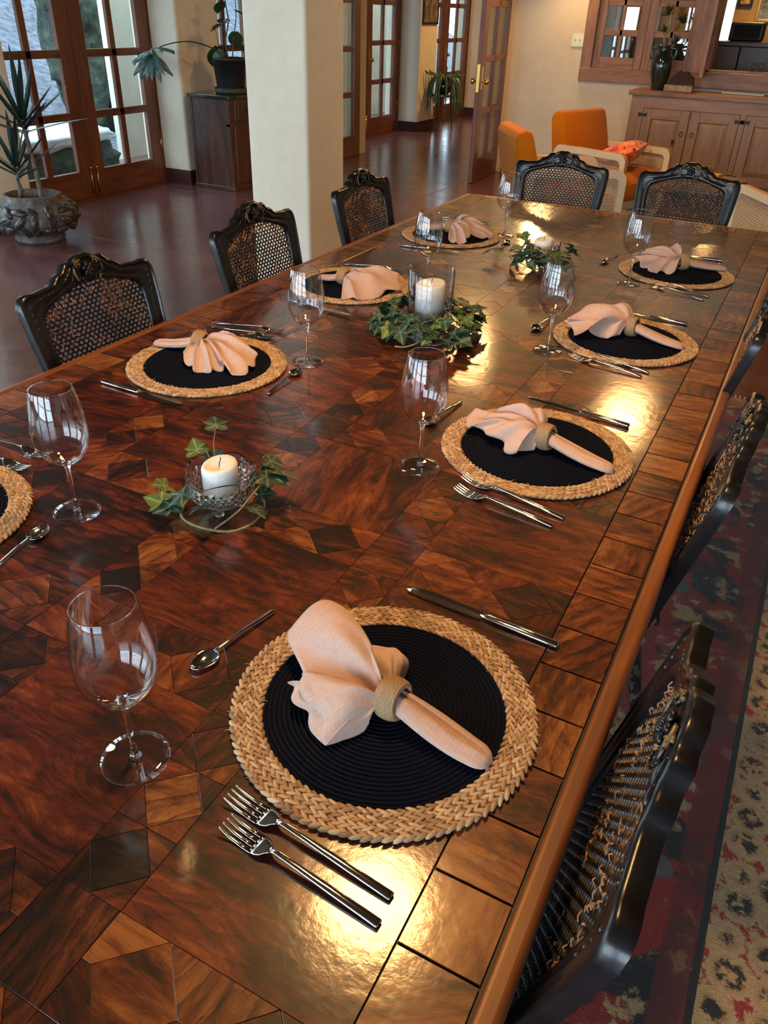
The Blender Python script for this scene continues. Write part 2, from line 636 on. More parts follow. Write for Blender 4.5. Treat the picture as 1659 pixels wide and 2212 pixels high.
def leaf_master():
    root = empty('door_1', (0, 0, 0))
    V, Hh_ = M['door_wood'], M['door_wood_h']
    st = 0.145
    for y0 in (0.003, LW - st):
        MB().box(-LT / 2, LT / 2, y0, y0 + st - 0.003, 0.004, 2.17).build('stile', V, root, bevel=0.004)
    MB().box(-LT / 2, LT / 2, st, LW - st, 0.004, 0.228).build('rail', Hh_, root, bevel=0.004)
    MB().box(-LT / 2, LT / 2, st, LW - st, 2.01, 2.17).build('rail', Hh_, root, bevel=0.004)
    mid = LW / 2
    MB().box(-LT / 2 + 0.003, LT / 2 - 0.003, mid - 0.029, mid + 0.029, 0.228, 2.01).build('muntin', V, root, bevel=0.006)
    for k in range(3):
        z = 0.63 + 0.46 * k
        MB().box(-LT / 2 + 0.003, LT / 2 - 0.003, st, LW - st, z, z + 0.06).build('muntin', Hh_, root, bevel=0.006)
    me = MB().box(-0.003, 0.003, 0, mid - 0.029 - st + 0.004, 0, 0.404).mesh('pane', M['pane'])
    for k in range(4):
        for y0 in (st - 0.002, mid + 0.029 - 0.002):
            link('pane', me, root, (0, y0, 0.228 + 0.46 * k - 0.002))
    return root


def add_knob(root, y, side=1):
    k = MB()
    k.box(side * LT / 2, side * (LT / 2 + 0.004), y - 0.022, y + 0.022, 0.86, 1.06)
    k.build('lock_plate', M['brass'], root)
    k = MB().tube([(side * (LT / 2 + 0.003), y, 0.93), (side * (LT / 2 + 0.035), y, 0.93)], 0.009).sphere((side * (LT / 2 + 0.05), y, 0.93), 0.026)
    k.build('knob', M['brass'], root, smooth=True)


def add_bolt(root, y):
    MB().tube([(LT / 2 + 0.01, y, 0.03), (LT / 2 + 0.01, y, 0.24)], 0.006).sphere((LT / 2 + 0.012, y, 0.25), 0.014, 10, 6).build('floor_bolt', M['brass'], root, smooth=True)


def add_hinges(root, y):
    for z in (0.35, 1.1, 1.85):
        MB().tube([(LT / 2 + 0.004, y, z - 0.05), (LT / 2 + 0.004, y, z + 0.05)], 0.008).build('hinge', M['brass'], root, smooth=True)


lm = leaf_master()
dn = 0
first = True
labels = {3: ('left leaf of the french doors behind the spiky potted plant', 'right leaf of the french doors beside the walnut cabinet'),
          4: ('french door leaf behind the black pot on the walnut cabinet', 'far french door leaf hidden behind the pillar'),
          5: ('far hall french door leaf partly hidden by the open leaf', 'far hall french door leaf with brass lock plate'),
          6: ('french door leaf behind the trailing plant, left of its pair', 'last french door leaf behind the trailing plant, right of its pair'),
          0: ('french door leaf in the left wall behind the photographer, first', 'french door leaf in the left wall behind the photographer, second'),
          1: ('french door leaf left of the photographer, first', 'french door leaf left of the photographer, second'),
          2: ('french door leaf left of the near table end, first', 'french door leaf left of the near table end, second')}
for i, (a, c) in enumerate(DOORS_LEFT):
    mid = (a + c) / 2
    for s in (0, 1):
        dn += 1
        if first:
            o = lm
            first = False
        else:
            o = copy_tree(lm)
        o.name = 'door_%d' % dn
        o.location = (DX, (a + 0.013) if s == 0 else mid + 0.001, 0.0)
        tag(o, labels[i][s], 'door', 'french doors in the left wall', 'structure')
# brass fittings are added after copying so that each leaf carries its own
D = {n: bpy.data.objects['door_%d' % n] for n in range(1, dn + 1)}
add_bolt(D[7], LW - 0.03); add_bolt(D[8], 0.04); add_hinges(D[8], LW - 0.01)
add_knob(D[12], 0.06); add_knob(D[14], 0.06); add_hinges(D[12], LW - 0.01); add_bolt(D[12], -0.01)
# the double doors of the partition stand open towards the dining room
for (x, lab) in ((-5.05, 'open interior french door leaf seen behind the pillar'), (-3.255, 'open interior french door leaf with brass knobs by the partition')):
    dn += 1
    o = copy_tree(lm)
    o.name = 'door_%d' % dn
    o.location = (x, CY0 - 0.02 - LW + 0.06, 0)
    tag(o, lab, 'door', 'open double doors', 'structure')
    D[dn] = o
for side in (-1, 1): add_knob(D[dn], 0.06, side)
MB().box(-LT / 2 + 0.008, LT / 2 - 0.008, 0.0, 0.004, 0.84, 1.08).build('lock_edge', M['brass'], D[dn])
add_hinges(D[dn], LW - 0.01)
D[dn].rotation_euler = (0, 0, R(3.5))
D[dn].location = (-3.20, CY0 - 0.02 - LW + 0.06, 0)
# sills and frames of the recesses
for i, (a, c) in enumerate(DOORS_LEFT):
    b = MB()
    b.box(DX - 0.05, DX + 0.03, a, a + 0.014, 0, DH).box(DX - 0.05, DX + 0.03, c - 0.014, c, 0, DH).box(DX - 0.05, DX + 0.03, a, c, DH - 0.016, DH)
    b.box(DX - 0.1, DX + 0.075, a, c, 0.0, 0.004)
    struct(b.build('trim_%d' % (3 + i), M['door_wood']), 'dark wood frame and threshold of french door recess %s' % ('by the spiky plant' if i == 3 else 'in the left wall'), 'door frame')['group'] = 'french door frames'

# ------------------------------------------------------------------ interior window, bar opening
iw = empty('window_4', (0, CY0, 0), 0, 'oak interior window with small panes above the sideboard', 'window', kind='structure')
O, OH = M['oak_v'], M['oak_h']
MB().box(-2.445, -2.335, -0.035, 0.0, 0.945, 2.3).build('casing', O, iw, bevel=0.006)
MB().box(-2.445, -1.25, -0.04, 0.0, 0.945, 1.065).build('casing', OH, iw, bevel=0.006)
MB().box(-1.37, -1.235, -0.035, 0.0, 1.065, 2.3).build('casing', O, iw, bevel=0.006)
MB().box(-2.445, -1.235, -0.035, 0.0, 2.15, 2.3).build('casing', OH, iw, bevel=0.006)
pm = thin_glass('bar_window_pane', (0.8, 0.85, 0.88), 1.9)
for (x0, x1) in ((-2.335, -1.852), (-1.848, -1.37)):
    sw = 0.075
    for (p0, p1) in ((x0, x0 + sw), (x1 - sw, x1)):
        MB().box(p0, p1, 0.0, 0.035, 1.065, 2.15).build('stile', O, iw, bevel=0.004)
    MB().box(x0 + sw, x1 - sw, 0.0, 0.035, 1.065, 1.165).build('rail', OH, iw, bevel=0.004)
    MB().box(x0 + sw, x1 - sw, 0.0, 0.035, 2.08, 2.15).build('rail', OH, iw, bevel=0.004)
    mx = (x0 + x1) / 2
    MB().box(mx - 0.016, mx + 0.016, 0.004, 0.031, 1.165, 2.08).build('muntin', O, iw, bevel=0.005)
    for z in (1.345, 1.595, 1.845):
        MB().box(x0 + sw, x1 - sw, 0.004, 0.031, z, z + 0.055).build('muntin', OH, iw, bevel=0.005)
    zz = [1.165, 1.345, 1.40, 1.595, 1.65, 1.845, 1.90, 2.08]
    for k in range(4):
        for (p0, p1) in ((x0 + sw, mx - 0.016), (mx + 0.016, x1 - sw)):
            q = MB().box(-(p1 - p0) / 2, (p1 - p0) / 2, -0.003, 0.003, 0, zz[2 * k + 1] - zz[2 * k]).build('pane', pm, iw, ((p0 + p1) / 2, 0.018, zz[2 * k]))
            q.rotation_euler = (R(random.uniform(-1.5, 1.5)), 0, R(random.uniform(-3, 3)))
bo = empty('window_5', (0, CY0, 0), 0, 'open oak framed bar hatch to the right of the interior window', 'window', kind='structure')
MB().box(BO[0] - 0.04, BO[1], -0.05, 0.0, 0.945, 1.085).build('casing', OH, bo, bevel=0.012)
MB().box(BO[0] - 0.02, BO[1], -0.02, 0.24, 1.08, 1.10).build('sill', OH, bo)
MB().box(BO[0] - 0.02, BO[0] + 0.02, -0.02, 0.24, 1.08, 2.2).build('jamb', O, bo)
MB().box(BO[0], BO[1], -0.02, 0.24, 2.14, 2.2).build('head', OH, bo)
sh = empty('door_%d' % (dn + 1), (BO[0] - 0.015, CY0 - 0.01, 1.05), R(4), 'oak hatch shutter folded open beside the interior window', 'shutter', kind='structure')
SO = wood('orange_shutter_wood', (0.20, 0.06, 0.012), (0.33, 0.115, 0.024), (0.42, 0.17, 0.04), (8, 8, 1.2), 0.4)
for y0 in (-0.36, -0.06): MB().box(-0.018, 0.018, y0, y0 + 0.06, 0, 1.1).build('stile', O if y0 < -0.2 else SO, sh, bevel=0.003)
for z in (0, 0.33, 0.66, 1.02): MB().box(-0.016, 0.016, -0.30, -0.06, z, z + 0.08).build('rail', SO, sh, bevel=0.003)
for z in (0.08, 0.41, 0.74):
    MB().box(-0.006, 0.006, -0.30, -0.06, z, z + (0.25 if z < 0.7 else 0.28)).build('panel', SO, sh)

# ------------------------------------------------------------------ bar room behind the hatch
gold = plain('ochre_bar_wall', (0.46, 0.29, 0.11), 0.6, var=0.25, scale=5)
b = MB().box(-2.95, 1.9, 11.2, 11.35, 0, 1.30)
b.box(-2.95, -1.60, 11.2, 11.35, 1.30, H).box(-1.36, 1.9, 11.2, 11.35, 1.30, H).box(-1.60, -1.36, 11.2, 11.35, 2.1, H)  # gap to the sky added to give the bright patch of a mirrored window
struct(b.build('wall_bar', gold), 'ochre wall of the bar behind the hatch', 'wall')
MB_ = MB().box(1.75, 1.9, CY1, 11.35, 0, H)
struct(MB_.build('wall_bar_side', gold), 'side wall of the bar behind the hatch', 'wall')
portal('daylight_portal', (-1.48, 11.3, 1.7), (-PI / 2, 0, 0), 0.24, 0.8)
ctr = empty('bar_counter', (-0.6, 10.2, 0), 0, 'dark wooden bar counter seen through the hatch', 'counter')
MB().box(-1.9, 1.7, -0.33, 0.3, 1.285, 1.325).build('worktop', M['dark_panel'], ctr, bevel=0.006)
for k in range(5):
    x0 = -1.9 + 0.72 * k
    MB().box(x0 + 0.004, x0 + 0.716, -0.30, 0.28, 0, 1.285).build('panel', M['dark_panel'], ctr, bevel=0.005)
bx = empty('speaker_box', (-1.04, 10.0, 1.325), 0, 'black rounded box standing on the bar counter', 'speaker')
MB().box(-0.165, 0.165, -0.07, 0.07, 0.002, 0.175).build('housing', M['black_plastic'], bx, bevel=0.03, bseg=4)
MB().box(-0.13, 0.13, -0.074, -0.066, 0.03, 0.148).build('grille', plain('speaker_cloth', (0.006, 0.006, 0.007), 0.9), bx)
gf = plain('gilt_frame', (0.55, 0.33, 0.09), 0.35, 0.6)


def picture(name, loc, rz, w_, h_, fm, cm, label, mat_w=0.0):
    p = empty(name, loc, rz, label, 'picture')
    t_ = 0.03
    for (x0, x1, z0, z1) in ((-w_ / 2, -w_ / 2 + t_, 0, h_), (w_ / 2 - t_, w_ / 2, 0, h_)):
        MB().box(x0, x1, -0.025, 0, z0, z1).build('frame_side', fm, p, bevel=0.004)
    for (z0, z1) in ((0, t_), (h_ - t_, h_)):
        MB().box(-w_ / 2 + t_, w_ / 2 - t_, -0.025, 0, z0, z1).build('frame_rail', fm, p, bevel=0.004)
    MB().box(-w_ / 2 + t_, w_ / 2 - t_, -0.012, -0.002, t_, h_ - t_).build('canvas', cm, p)
    return p


def canvas(name, a, b_, c, scale):
    t = NT(name).set(rough=0.6)
    t.l(t.ramp(t.noise(t.coords('Object'), scale, 5, 0.6, 1.0), [(0.35, a), (0.5, b_), (0.65, c)]), t.p.inputs['Base Color'])
    return t.m


picture('picture_frame', (-1.26, 11.19, 1.64), 0, 0.16, 0.3, M['black_plastic'], canvas('gold_print', (0.1, 0.06, 0.02), (0.6, 0.4, 0.1), (0.8, 0.6, 0.2), 9), 'small dark framed gold print on the bar wall')
picture('picture_frame', (-0.98, 11.19, 1.50), 0, 0.28, 0.5, gf, canvas('sky_painting', (0.05, 0.05, 0.05), (0.35, 0.42, 0.5), (0.6, 0.68, 0.75), 4), 'gilt framed painting with pale sky on the bar wall')
picture('picture_frame', (FX + 0.002, 11.73, 1.34), PI / 2, 0.50, 0.62, plain('dark_frame', (0.02, 0.012, 0.008), 0.4), canvas('hall_print', (0.05, 0.04, 0.03), (0.15, 0.11, 0.07), (0.3, 0.24, 0.16), 5), 'dark framed picture on the hall pier between french doors')
M['dark_bottle'] = plain('dark_bottle_glass', (0.012, 0.02, 0.012), 0.08, coat=1.0)
for k, (x, lab) in enumerate(((-2.19, 'dark bottle on the bar shelf behind the leftmost pane'), (-2.10, 'dark bottle behind the first window muntin'), (-1.98, 'pale bottle behind the interior window'))):
    bt = empty('bottle', (x, 9.55, 1.10), 0, lab, 'bottle', 'bottles behind the interior window')
    h_ = 0.20 + 0.03 * (k % 2)
    MB().lathe([(0, 0), (0.034, 0.001), (0.036, 0.01), (0.036, h_ * 0.55), (0.013, h_ * 0.75), (0.012, h_), (0, h_)], 16).build('body', M['dark_bottle'] if k < 2 else plain('pale_bottle', (0.6, 0.6, 0.55), 0.2), bt, smooth=True)
    MB().lathe([(0, h_), (0.014, h_), (0.014, h_ + 0.02), (0, h_ + 0.02)], 12).build('cap', M['iron'], bt)
bs = empty('bar_shelf', (-2.0, 9.55, 0), 0, 'dark shelf unit behind the interior window', 'shelf')
MB().box(-0.6, 0.55, -0.16, 0.16, 1.07, 1.10).build('shelf_board', M['dark_panel'], bs)
for x in (-0.6, 0.52): MB().box(x, x + 0.03, -0.16, 0.16, 0, 1.07).build('shelf_side', M['dark_panel'], bs)
# small upside-down tumblers on the hatch shelf
tg = thin_glass('tumbler_glass', (0.95, 0.95, 0.95), 1.6)
for k, x in enumerate((-0.82, -0.76)):
    g = empty('tumbler', (x, 9.12, 1.101), 0, 'small tumbler on the bar hatch sill, %s' % ('left of two' if k == 0 else 'right of two'), 'glass', 'tumblers on the hatch sill')
    MB().lathe([(0, 0.004), (0.024, 0.003), (0.028, 0.08), (0.026, 0.08), (0.022, 0.01), (0, 0.01)], 18).build('wall', tg, g, smooth=True)
    MB().lathe([(0, 0), (0.024, 0), (0.024, 0.004), (0, 0.004)], 18).build('base', tg, g)

# wall switch plate
sp = empty('switch_plate', (-2.49, CY0, 1.295), 0, 'brass triple switch plate on the cream partition wall', 'light switch')
MB().box(-0.083, 0.083, -0.008, 0, -0.057, 0.057).build('plate', plain('pale_brass', (0.72, 0.62, 0.36), 0.35, 0.5), sp, bevel=0.003)
for x in (-0.046, 0, 0.046):
    MB().box(x - 0.006, x + 0.006, -0.018, -0.008, -0.012, 0.012).build('toggle', plain('ivory_toggle', (0.7, 0.64, 0.45), 0.4), sp, bevel=0.002)

# ------------------------------------------------------------------ outdoors
b = MB()
G = []
for i in range(30):
    row = []
    for k in range(40):
        x, y = -6.05 - 26 * (i / 29) ** 1.6, -8 + 36 * k / 39
        row.append((x, y, -0.12 + 0.10 * math.sin(x * 1.3 + y * 0.7) + 0.30 * max(0, (-x - 9.0)) ** 1.1))
    G.append(row)
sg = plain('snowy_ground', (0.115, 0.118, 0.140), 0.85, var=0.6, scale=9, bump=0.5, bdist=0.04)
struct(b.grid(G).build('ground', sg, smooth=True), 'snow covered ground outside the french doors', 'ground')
ext = plain('pale_stucco', (0.74, 0.71, 0.60), 0.8, var=0.08, scale=3)
for (y0, y1, lab) in ((7.20, 8.35, 'pale stucco wall outside the near french doors'), (12.0, 15.4, 'pale stucco wall outside the far hall doors'), (20.5, 27.0, 'pale stucco wall far along the garden')):
    struct(MB().box(-7.16, -7.0, y0, y1, -0.3, 4.0).build('wall_garden', ext), lab, 'wall')


def foliage_mat(name, dark, mid, light, scale=9):
    t = NT(name).set(rough=0.8)
    v = t.coords('Object')
    a = t.noise(v, scale, 6, 0.7)
    t.l(t.ramp(a, [(0.35, dark), (0.5, mid), (0.64, light)]), t.p.inputs['Base Color'])
    t.bump(a, 1.0, 0.05)
    return t.m


def blob(name, m, parent, c, r3, nu=28, nv=20, amp=0.18, seed=0, freq=3.0):
    q = MB().sphere((0, 0, 0), 1.0, nu, nv)
    rs = random.Random(seed)
    ph = [rs.uniform(0, 6.28) for _ in range(6)]
    out = []
    for (x, y, z) in q.v:
        d = 1 + amp * (math.sin(freq * 2.3 * x + ph[0]) * math.sin(freq * 2.1 * y + ph[1]) + 0.6 * math.sin(freq * 5 * z + ph[2] + 3 * x) + 0.5 * math.sin(freq * 6 * y + ph[3] + 4 * z)) + rs.uniform(-amp, amp) * 0.35
        out.append((x * r3[0] * d, y * r3[1] * d, z * r3[2] * d))
    q.v = out
    return q.build(name, m, parent, c, smooth=True)


cyp = foliage_mat('cypress_foliage', (0.020, 0.026, 0.020), (0.050, 0.062, 0.046), (0.12, 0.145, 0.085), 7)
pine = foliage_mat('snowy_pine', (0.03, 0.07, 0.09), (0.14, 0.23, 0.30), (0.65, 0.72, 0.80), 3.2)
hed = foliage_mat('dark_hedge', (0.02, 0.035, 0.03), (0.05, 0.075, 0.06), (0.10, 0.13, 0.11), 12)
cy = empty('cypress_tree', (-8.85, 8.80, -0.1), 0, 'tall grey-green cypress outside the french doors', 'tree')
blob('foliage', cyp, cy, (0, 0, 2.75), (0.80, 0.80, 2.9), 36, 60, 0.10, 3, 4)
MB().tube([(0, 0, -0.3), (0, 0, 0.4)], 0.16).build('trunk', M['walnut'], cy)
cy2 = empty('cypress_tree', (-8.9, 10.2, -0.1), 0, 'second cypress seen past the black plant pot', 'tree')
blob('foliage', cyp, cy2, (0, 0, 1.7), (0.35, 0.35, 1.9), 30, 40, 0.12, 5, 4)
MB().tube([(0, 0, -0.3), (0, 0, 0.4)], 0.10).build('trunk', M['walnut'], cy2)
for k, (x, y, h_, r_, lab) in enumerate(((-17, 15.0, 5.0, 1.9, 'snow laden pine behind the cypress'), (-22, 19.0, 6.0, 2.3, 'tall snow laden pine far outside the doors'), (-15.5, 20.0, 4.5, 1.9, 'snow laden pine seen past the black pot'), (-20, 25.5, 6, 2.6, 'distant snow laden pine at the garden end'), (-21, 11.5, 4.2, 1.9, 'snow laden pine left of the near doors'), (-16, 7.5, 4.0, 1.8, 'snow laden pine near the garden corner'))):
    pt = empty('snowy_pine', (x, y, 0.30 * (-x - 9.0) ** 1.1 - 0.4), 0, lab, 'tree', 'snowy pines outside')
    blob('foliage', pine, pt, (0, 0, h_ * 0.45), (r_, r_, h_ * 0.5), 30, 26, 0.22, k + 10, 3)
    MB().tube([(0, 0, -1.2), (0, 0, 0.6)], 0.2).build('trunk', M['walnut'], pt)
hg = empty('hedge', (-6.95, 5.95, -0.1), 0, 'low dark hedge with a thick cap of snow outside the doors', 'hedge')
blob('foliage', hed, hg, (0, 0, 0.12), (0.32, 0.95, 0.34), 30, 16, 0.08, 31, 4)
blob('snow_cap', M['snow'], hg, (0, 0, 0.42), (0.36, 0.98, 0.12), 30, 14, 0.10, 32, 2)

# ================================================================== rug and dining table
TX0, TX1, TY0, TY1 = -1.490, -0.043, -0.545, 3.765
rg = empty('area_rug', (-0.765, 1.72, 0), 0, 'worn red, black and tan oriental rug under the dining table', 'rug')
MB().box(-1.53, 1.53, -2.15, 2.05, 0.001, 0.012).build('woven_pile', M['rug'], rg, bevel=0.004)
fr = MB()
for k in range(150):
    x = -1.52 + 3.04 * k / 149
    fr.box(x - 0.004, x + 0.004, 2.05, 2.10, 0.002, 0.005)
tag(fr.build('fringe', plain('rug_fringe', (0.5, 0.42, 0.3), 0.9), rg), kind='stuff')


def lacquer(t, bump_scale=9.0, bs=0.035):
    """clear glossy varnish with faint waviness"""
    t.set(coat=1.0, coatr=0.13, rough=0.45, spec=0.25)
    t.p.inputs['Coat IOR'].default_value = 1.5
    v = t.coords('Object')
    geo = t.n('ShaderNodeNewGeometry')
    h = t.math('ADD', t.noise(geo.outputs['Position'], bump_scale, 3, 0.5), t.math('MULTIPLY', t.noise(geo.outputs['Position'], bump_scale * 7, 3, 0.6), 0.30))
    t.bump(h, bs, 0.02, 'Coat Normal')
    return t


def parquet_mat():
    t = NT('parquet_wood')
    uv = t.n('ShaderNodeUVMap')
    uv.uv_map = 'grain'
    at_ = attr(t, 'tint')
    sep = t.n('ShaderNodeSeparateColor')
    t.l(at_.outputs['Color'], sep.inputs[0])
    tone, hue, fig = sep.outputs[0], sep.outputs[1], sep.outputs[2]

    def mp(sx, sy):
        m = t.n('ShaderNodeMapping')
        m.inputs['Scale'].default_value = (sx, sy, 1)
        t.l(uv.outputs[0], m.inputs[0])
        return m.outputs[0]
    big = t.noise(mp(4.0, 12), 1.0, 4, 0.55, 1.0)
    sw = t.noise(mp(8, 20), 1.0, 8, 0.72, 2.6)
    ln = t.noise(mp(14, 110), 1.0, 6, 0.7, 1.0)
    f = t.math('ADD', t.math('MULTIPLY', big, 0.38), t.math('ADD', t.math('MULTIPLY', sw, 0.47), t.math('MULTIPLY', ln, 0.15)))
    wv = t.n('ShaderNodeTexWave')
    wv.wave_type = 'RINGS'
    wv.wave_profile = 'SAW'
    wv.inputs['Scale'].default_value = 1.6
    wv.inputs['Distortion'].default_value = 7.0
    wv.inputs['Detail'].default_value = 5.0
    wv.inputs['Detail Scale'].default_value = 1.0
    wv.inputs['Detail Roughness'].default_value = 0.6
    mo_ = t.n('ShaderNodeVectorMath')
    mo_.operation = 'MODULO'
    mo_.inputs[1].default_value = (3, 3, 3)
    t.l(mp(4.0, 9.0), mo_.inputs[0])
    t.l(mo_.outputs[0], wv.inputs['Vector'])
    f = t.math('ADD', 0.5, t.math('MULTIPLY', t.math('SUBTRACT', f, 0.5), 2.1))
    f = t.math('SUBTRACT', f, t.math('MULTIPLY', t.math('POWER', wv.outputs['Fac'], 3.0), t.math('MULTIPLY', fig, 0.22)))
    f = t.math('ADD', f, 0.03)
    f = t.math('ADD', f, t.math('MULTIPLY', t.math('SUBTRACT', tone, 0.52), 0.42))
    c1 = t.ramp(f, [(0.22, (0.0040, 0.0011, 0.0008)), (0.38, (0.022, 0.0032, 0.0014)), (0.50, (0.076, 0.0098, 0.0027)), (0.62, (0.142, 0.0225, 0.0050)), (0.84, (0.30, 0.086, 0.018))])
    c2 = t.ramp(f, [(0.22, (0.0050, 0.0018, 0.0009)), (0.38, (0.028, 0.0064, 0.0020)), (0.50, (0.088, 0.0210, 0.0048)), (0.62, (0.180, 0.054, 0.0110)), (0.84, (0.36, 0.145, 0.032))])
    c = t.mix(hue, c1, c2)
    t.l(c, t.p.inputs['Base Color'])
    lacquer(t)
    return t.m


PQ = parquet_mat()
tab = empty('dining_table', ((TX0 + TX1) / 2, (TY0 + TY1) / 2, 0), 0, 'long dining table with a lacquered parquet top of dark exotic woods', 'table')
TC = tab.location.copy()


def tl(mb):
    return mb.shift(-TC.x, -TC.y, 0)


core = plain('table_core', (0.006, 0.004, 0.003), 0.5)
tl(MB().box(TX0 + 0.02, TX1 - 0.02, TY0 + 0.02, TY1 - 0.02, 0.722, 0.7565)).build('core_board', core, tab)
rimm = wood('honey_rim_wood', (0.11, 0.026, 0.004), (0.22, 0.062, 0.008), (0.31, 0.098, 0.014), (12, 1.0, 12), 0.5, coat=0.3, coatr=0.2)
rimx = wood('honey_rim_wood_end', (0.11, 0.026, 0.004), (0.22, 0.062, 0.008), (0.31, 0.098, 0.014), (1.0, 12, 12), 0.5, coat=0.3, coatr=0.2)
RW = 0.025
tl(MB().box(TX0, TX0 + RW, TY0, TY1, 0.706, 0.7598)).build('rim', rimm, tab, bevel=0.007, bseg=4)
tl(MB().box(TX1 - RW, TX1, TY0, TY1, 0.706, 0.7598)).build('rim', rimm, tab, bevel=0.007, bseg=4)
tl(MB().box(TX0 + RW, TX1 - RW, TY1 - RW, TY1, 0.706, 0.7598)).build('rim', rimx, tab, bevel=0.007, bseg=4)
tl(MB().box(TX0 + RW, TX1 - RW, TY0, TY0 + RW, 0.706, 0.7598)).build('rim', rimx, tab, bevel=0.007, bseg=4)
for (x0, x1, y0, y1) in ((TX0 + .10, TX0 + .13, TY0 + .1, TY1 - .1), (TX1 - .13, TX1 - .10, TY0 + .1, TY1 - .1), (TX0 + .13, TX1 - .13, TY1 - .13, TY1 - .1), (TX0 + .13, TX1 - .13, TY0 + .1, TY0 + .13)):
    tl(MB().box(x0, x1, y0, y1, 0.62, 0.722)).build('apron', M['walnut'], tab)
for x in (TX0 + 0.17, TX1 - 0.17):
    for y in (TY0 + 0.17, TY1 - 0.17):
        q = MB().lathe([(0.0, 0.014), (0.045, 0.014), (0.05, 0.03), (0.035, 0.06), (0.055, 0.18), (0.062, 0.32), (0.04, 0.44), (0.058, 0.47), (0.058, 0.62), (0.058, 0.72)], 20)
        q.shift(x - TC.x, y - TC.y, 0).build('leg', M['walnut'], tab, smooth=True)

PIECES = []      # (name, polygon, tone, hue, angle)
SX = [(-0.484, -0.4025), (-0.811, -0.7295), (-1.1385, -1.057)]
FX0, FX1 = -1.378, -0.1555
PXS = [(SX[0][1], FX1), (SX[1][1], SX[0][0]), (SX[2][1], SX[1][0]), (FX0, SX[2][0])]
PER, SH = 0.3465, 0.1
rs = random.Random(5)


def piece(name, poly, tone=None, hue=None, ang=None):
    PIECES.append((name, poly, rs.uniform(0.2, 0.8) if tone is None else tone, rs.random() * 0.7 if hue is None else hue, rs.choice((0, 90, 45, 10, 170, 80)) if ang is None else ang))


for k in range(-2, 10):
    s0 = 0.1645 + PER * k            # horizontal band
    s1 = s0 + SH
    p0, p1 = s1, s0 + PER            # panels
    if k == 9: p1 = TY1 - RW - 0.092
    for (x0, x1) in PXS:
        if k > -2:
            # band: two diamonds and the triangles around them
            n = 2
            cw = (x1 - x0) / 2
            mid = (s0 + s1) / 2
            up, lo = [(x0, s1)], [(x0, s0)]
            for q in range(n):
                cx = x0 + cw * (q + 0.5)
                hw = 0.05
                piece('parquet_diamond', [(cx - hw, mid), (cx, s0), (cx + hw, mid), (cx, s1)])
            c0, c1 = x0 + cw * 0.5, x0 + cw * 1.5
            piece('parquet_triangle', [(x0, s1), (x0, mid), (c0 - 0.05, mid), (c0, s1)])
            piece('parquet_triangle', [(x0, s0), (c0, s0), (c0 - 0.05, mid), (x0, mid)])
            piece('parquet_triangle', [(c0, s0), (c1, s0), (c1 - 0.05, mid), (c0 + 0.05, mid)])
            piece('parquet_triangle', [(c0 + 0.05, mid), (c1 - 0.05, mid), (c1, s1), (c0, s1)])
            piece('parquet_triangle', [(c1, s0), (x1, s0), (x1, mid), (c1 + 0.05, mid)])
            piece('parquet_triangle', [(c1 + 0.05, mid), (x1, mid), (x1, s1), (c1, s1)])
        if p1 - p0 > 0.05:
            piece('parquet_panel', [(x0, p0), (x1, p0), (x1, p1), (x0, p1)], tone=rs.uniform(0.30, 0.62), hue=rs.random() * 0.45, ang=rs.choice((0, 0, 12, 90, 168, 100)))
    for (x0, x1) in SX:
        if k > -2:
            piece('parquet_block', [(x0, s0), (x1, s0), (x1, s1), (x0, s1)])
        if p1 - p0 < 0.05: continue
        cx = (x0 + x1) / 2
        d = (p1 - p0) / 3
        for q in range(3):
            y0, y1 = p0 + d * q, p0 + d * (q + 1)
            ym = (y0 + y1) / 2
            tn = rs.choice((0.1, 0.2, 0.35, 0.75, 0.95))
            piece('parquet_diamond', [(cx, y0), (x1, ym), (cx, y1), (x0, ym)], tone=tn, hue=0.4 + 0.6 * (tn > 0.7))
            for (xa, sgn) in ((x0, 1), (x1, -1)):
                lo = [(xa, y0), (cx, y0), (xa, ym)]
                hi = [(xa, ym), (cx, y1), (xa, y1)]
                if sgn < 0: lo, hi = lo[::-1], hi[::-1]
                piece('parquet_triangle', lo)
                piece('parquet_triangle', hi)
# border tiles
BW0, BW1 = TX1 - RW - 0.0022, FX1
TP = 0.0862
y = 0.2795 - TP * 9
while y < TY1 - RW - 0.02:
    y1 = min(y + TP, TY1 - RW - 0.003)
    for (x0, x1) in ((FX1 + 0.0014, BW0), (TX0 + RW + 0.0022, FX0 - 0.0014)):
        piece('border_tile', [(x0, y + 0.0013), (x1, y + 0.0013), (x1, y1 - 0.0013), (x0, y1 - 0.0013)], tone=rs.uniform(0.45, 0.98), hue=rs.uniform(0.3, 1.0), ang=rs.choice((0, 0, 90, 20, 60)))
    y += TP
ye0, ye1 = TY1 - RW - 0.0895, TY1 - RW - 0.003
for k in range(14):
    x0 = FX0 + (FX1 - FX0) * k / 14
    x1 = FX0 + (FX1 - FX0) * (k + 1) / 14
    piece('border_tile', [(x0 + 0.0013, ye0), (x1 - 0.0013, ye0), (x1 - 0.0013, ye1), (x0 + 0.0013, ye1)], tone=rs.uniform(0.45, 0.95), hue=rs.uniform(0.3, 1.0), ang=rs.choice((0, 90, 90)))


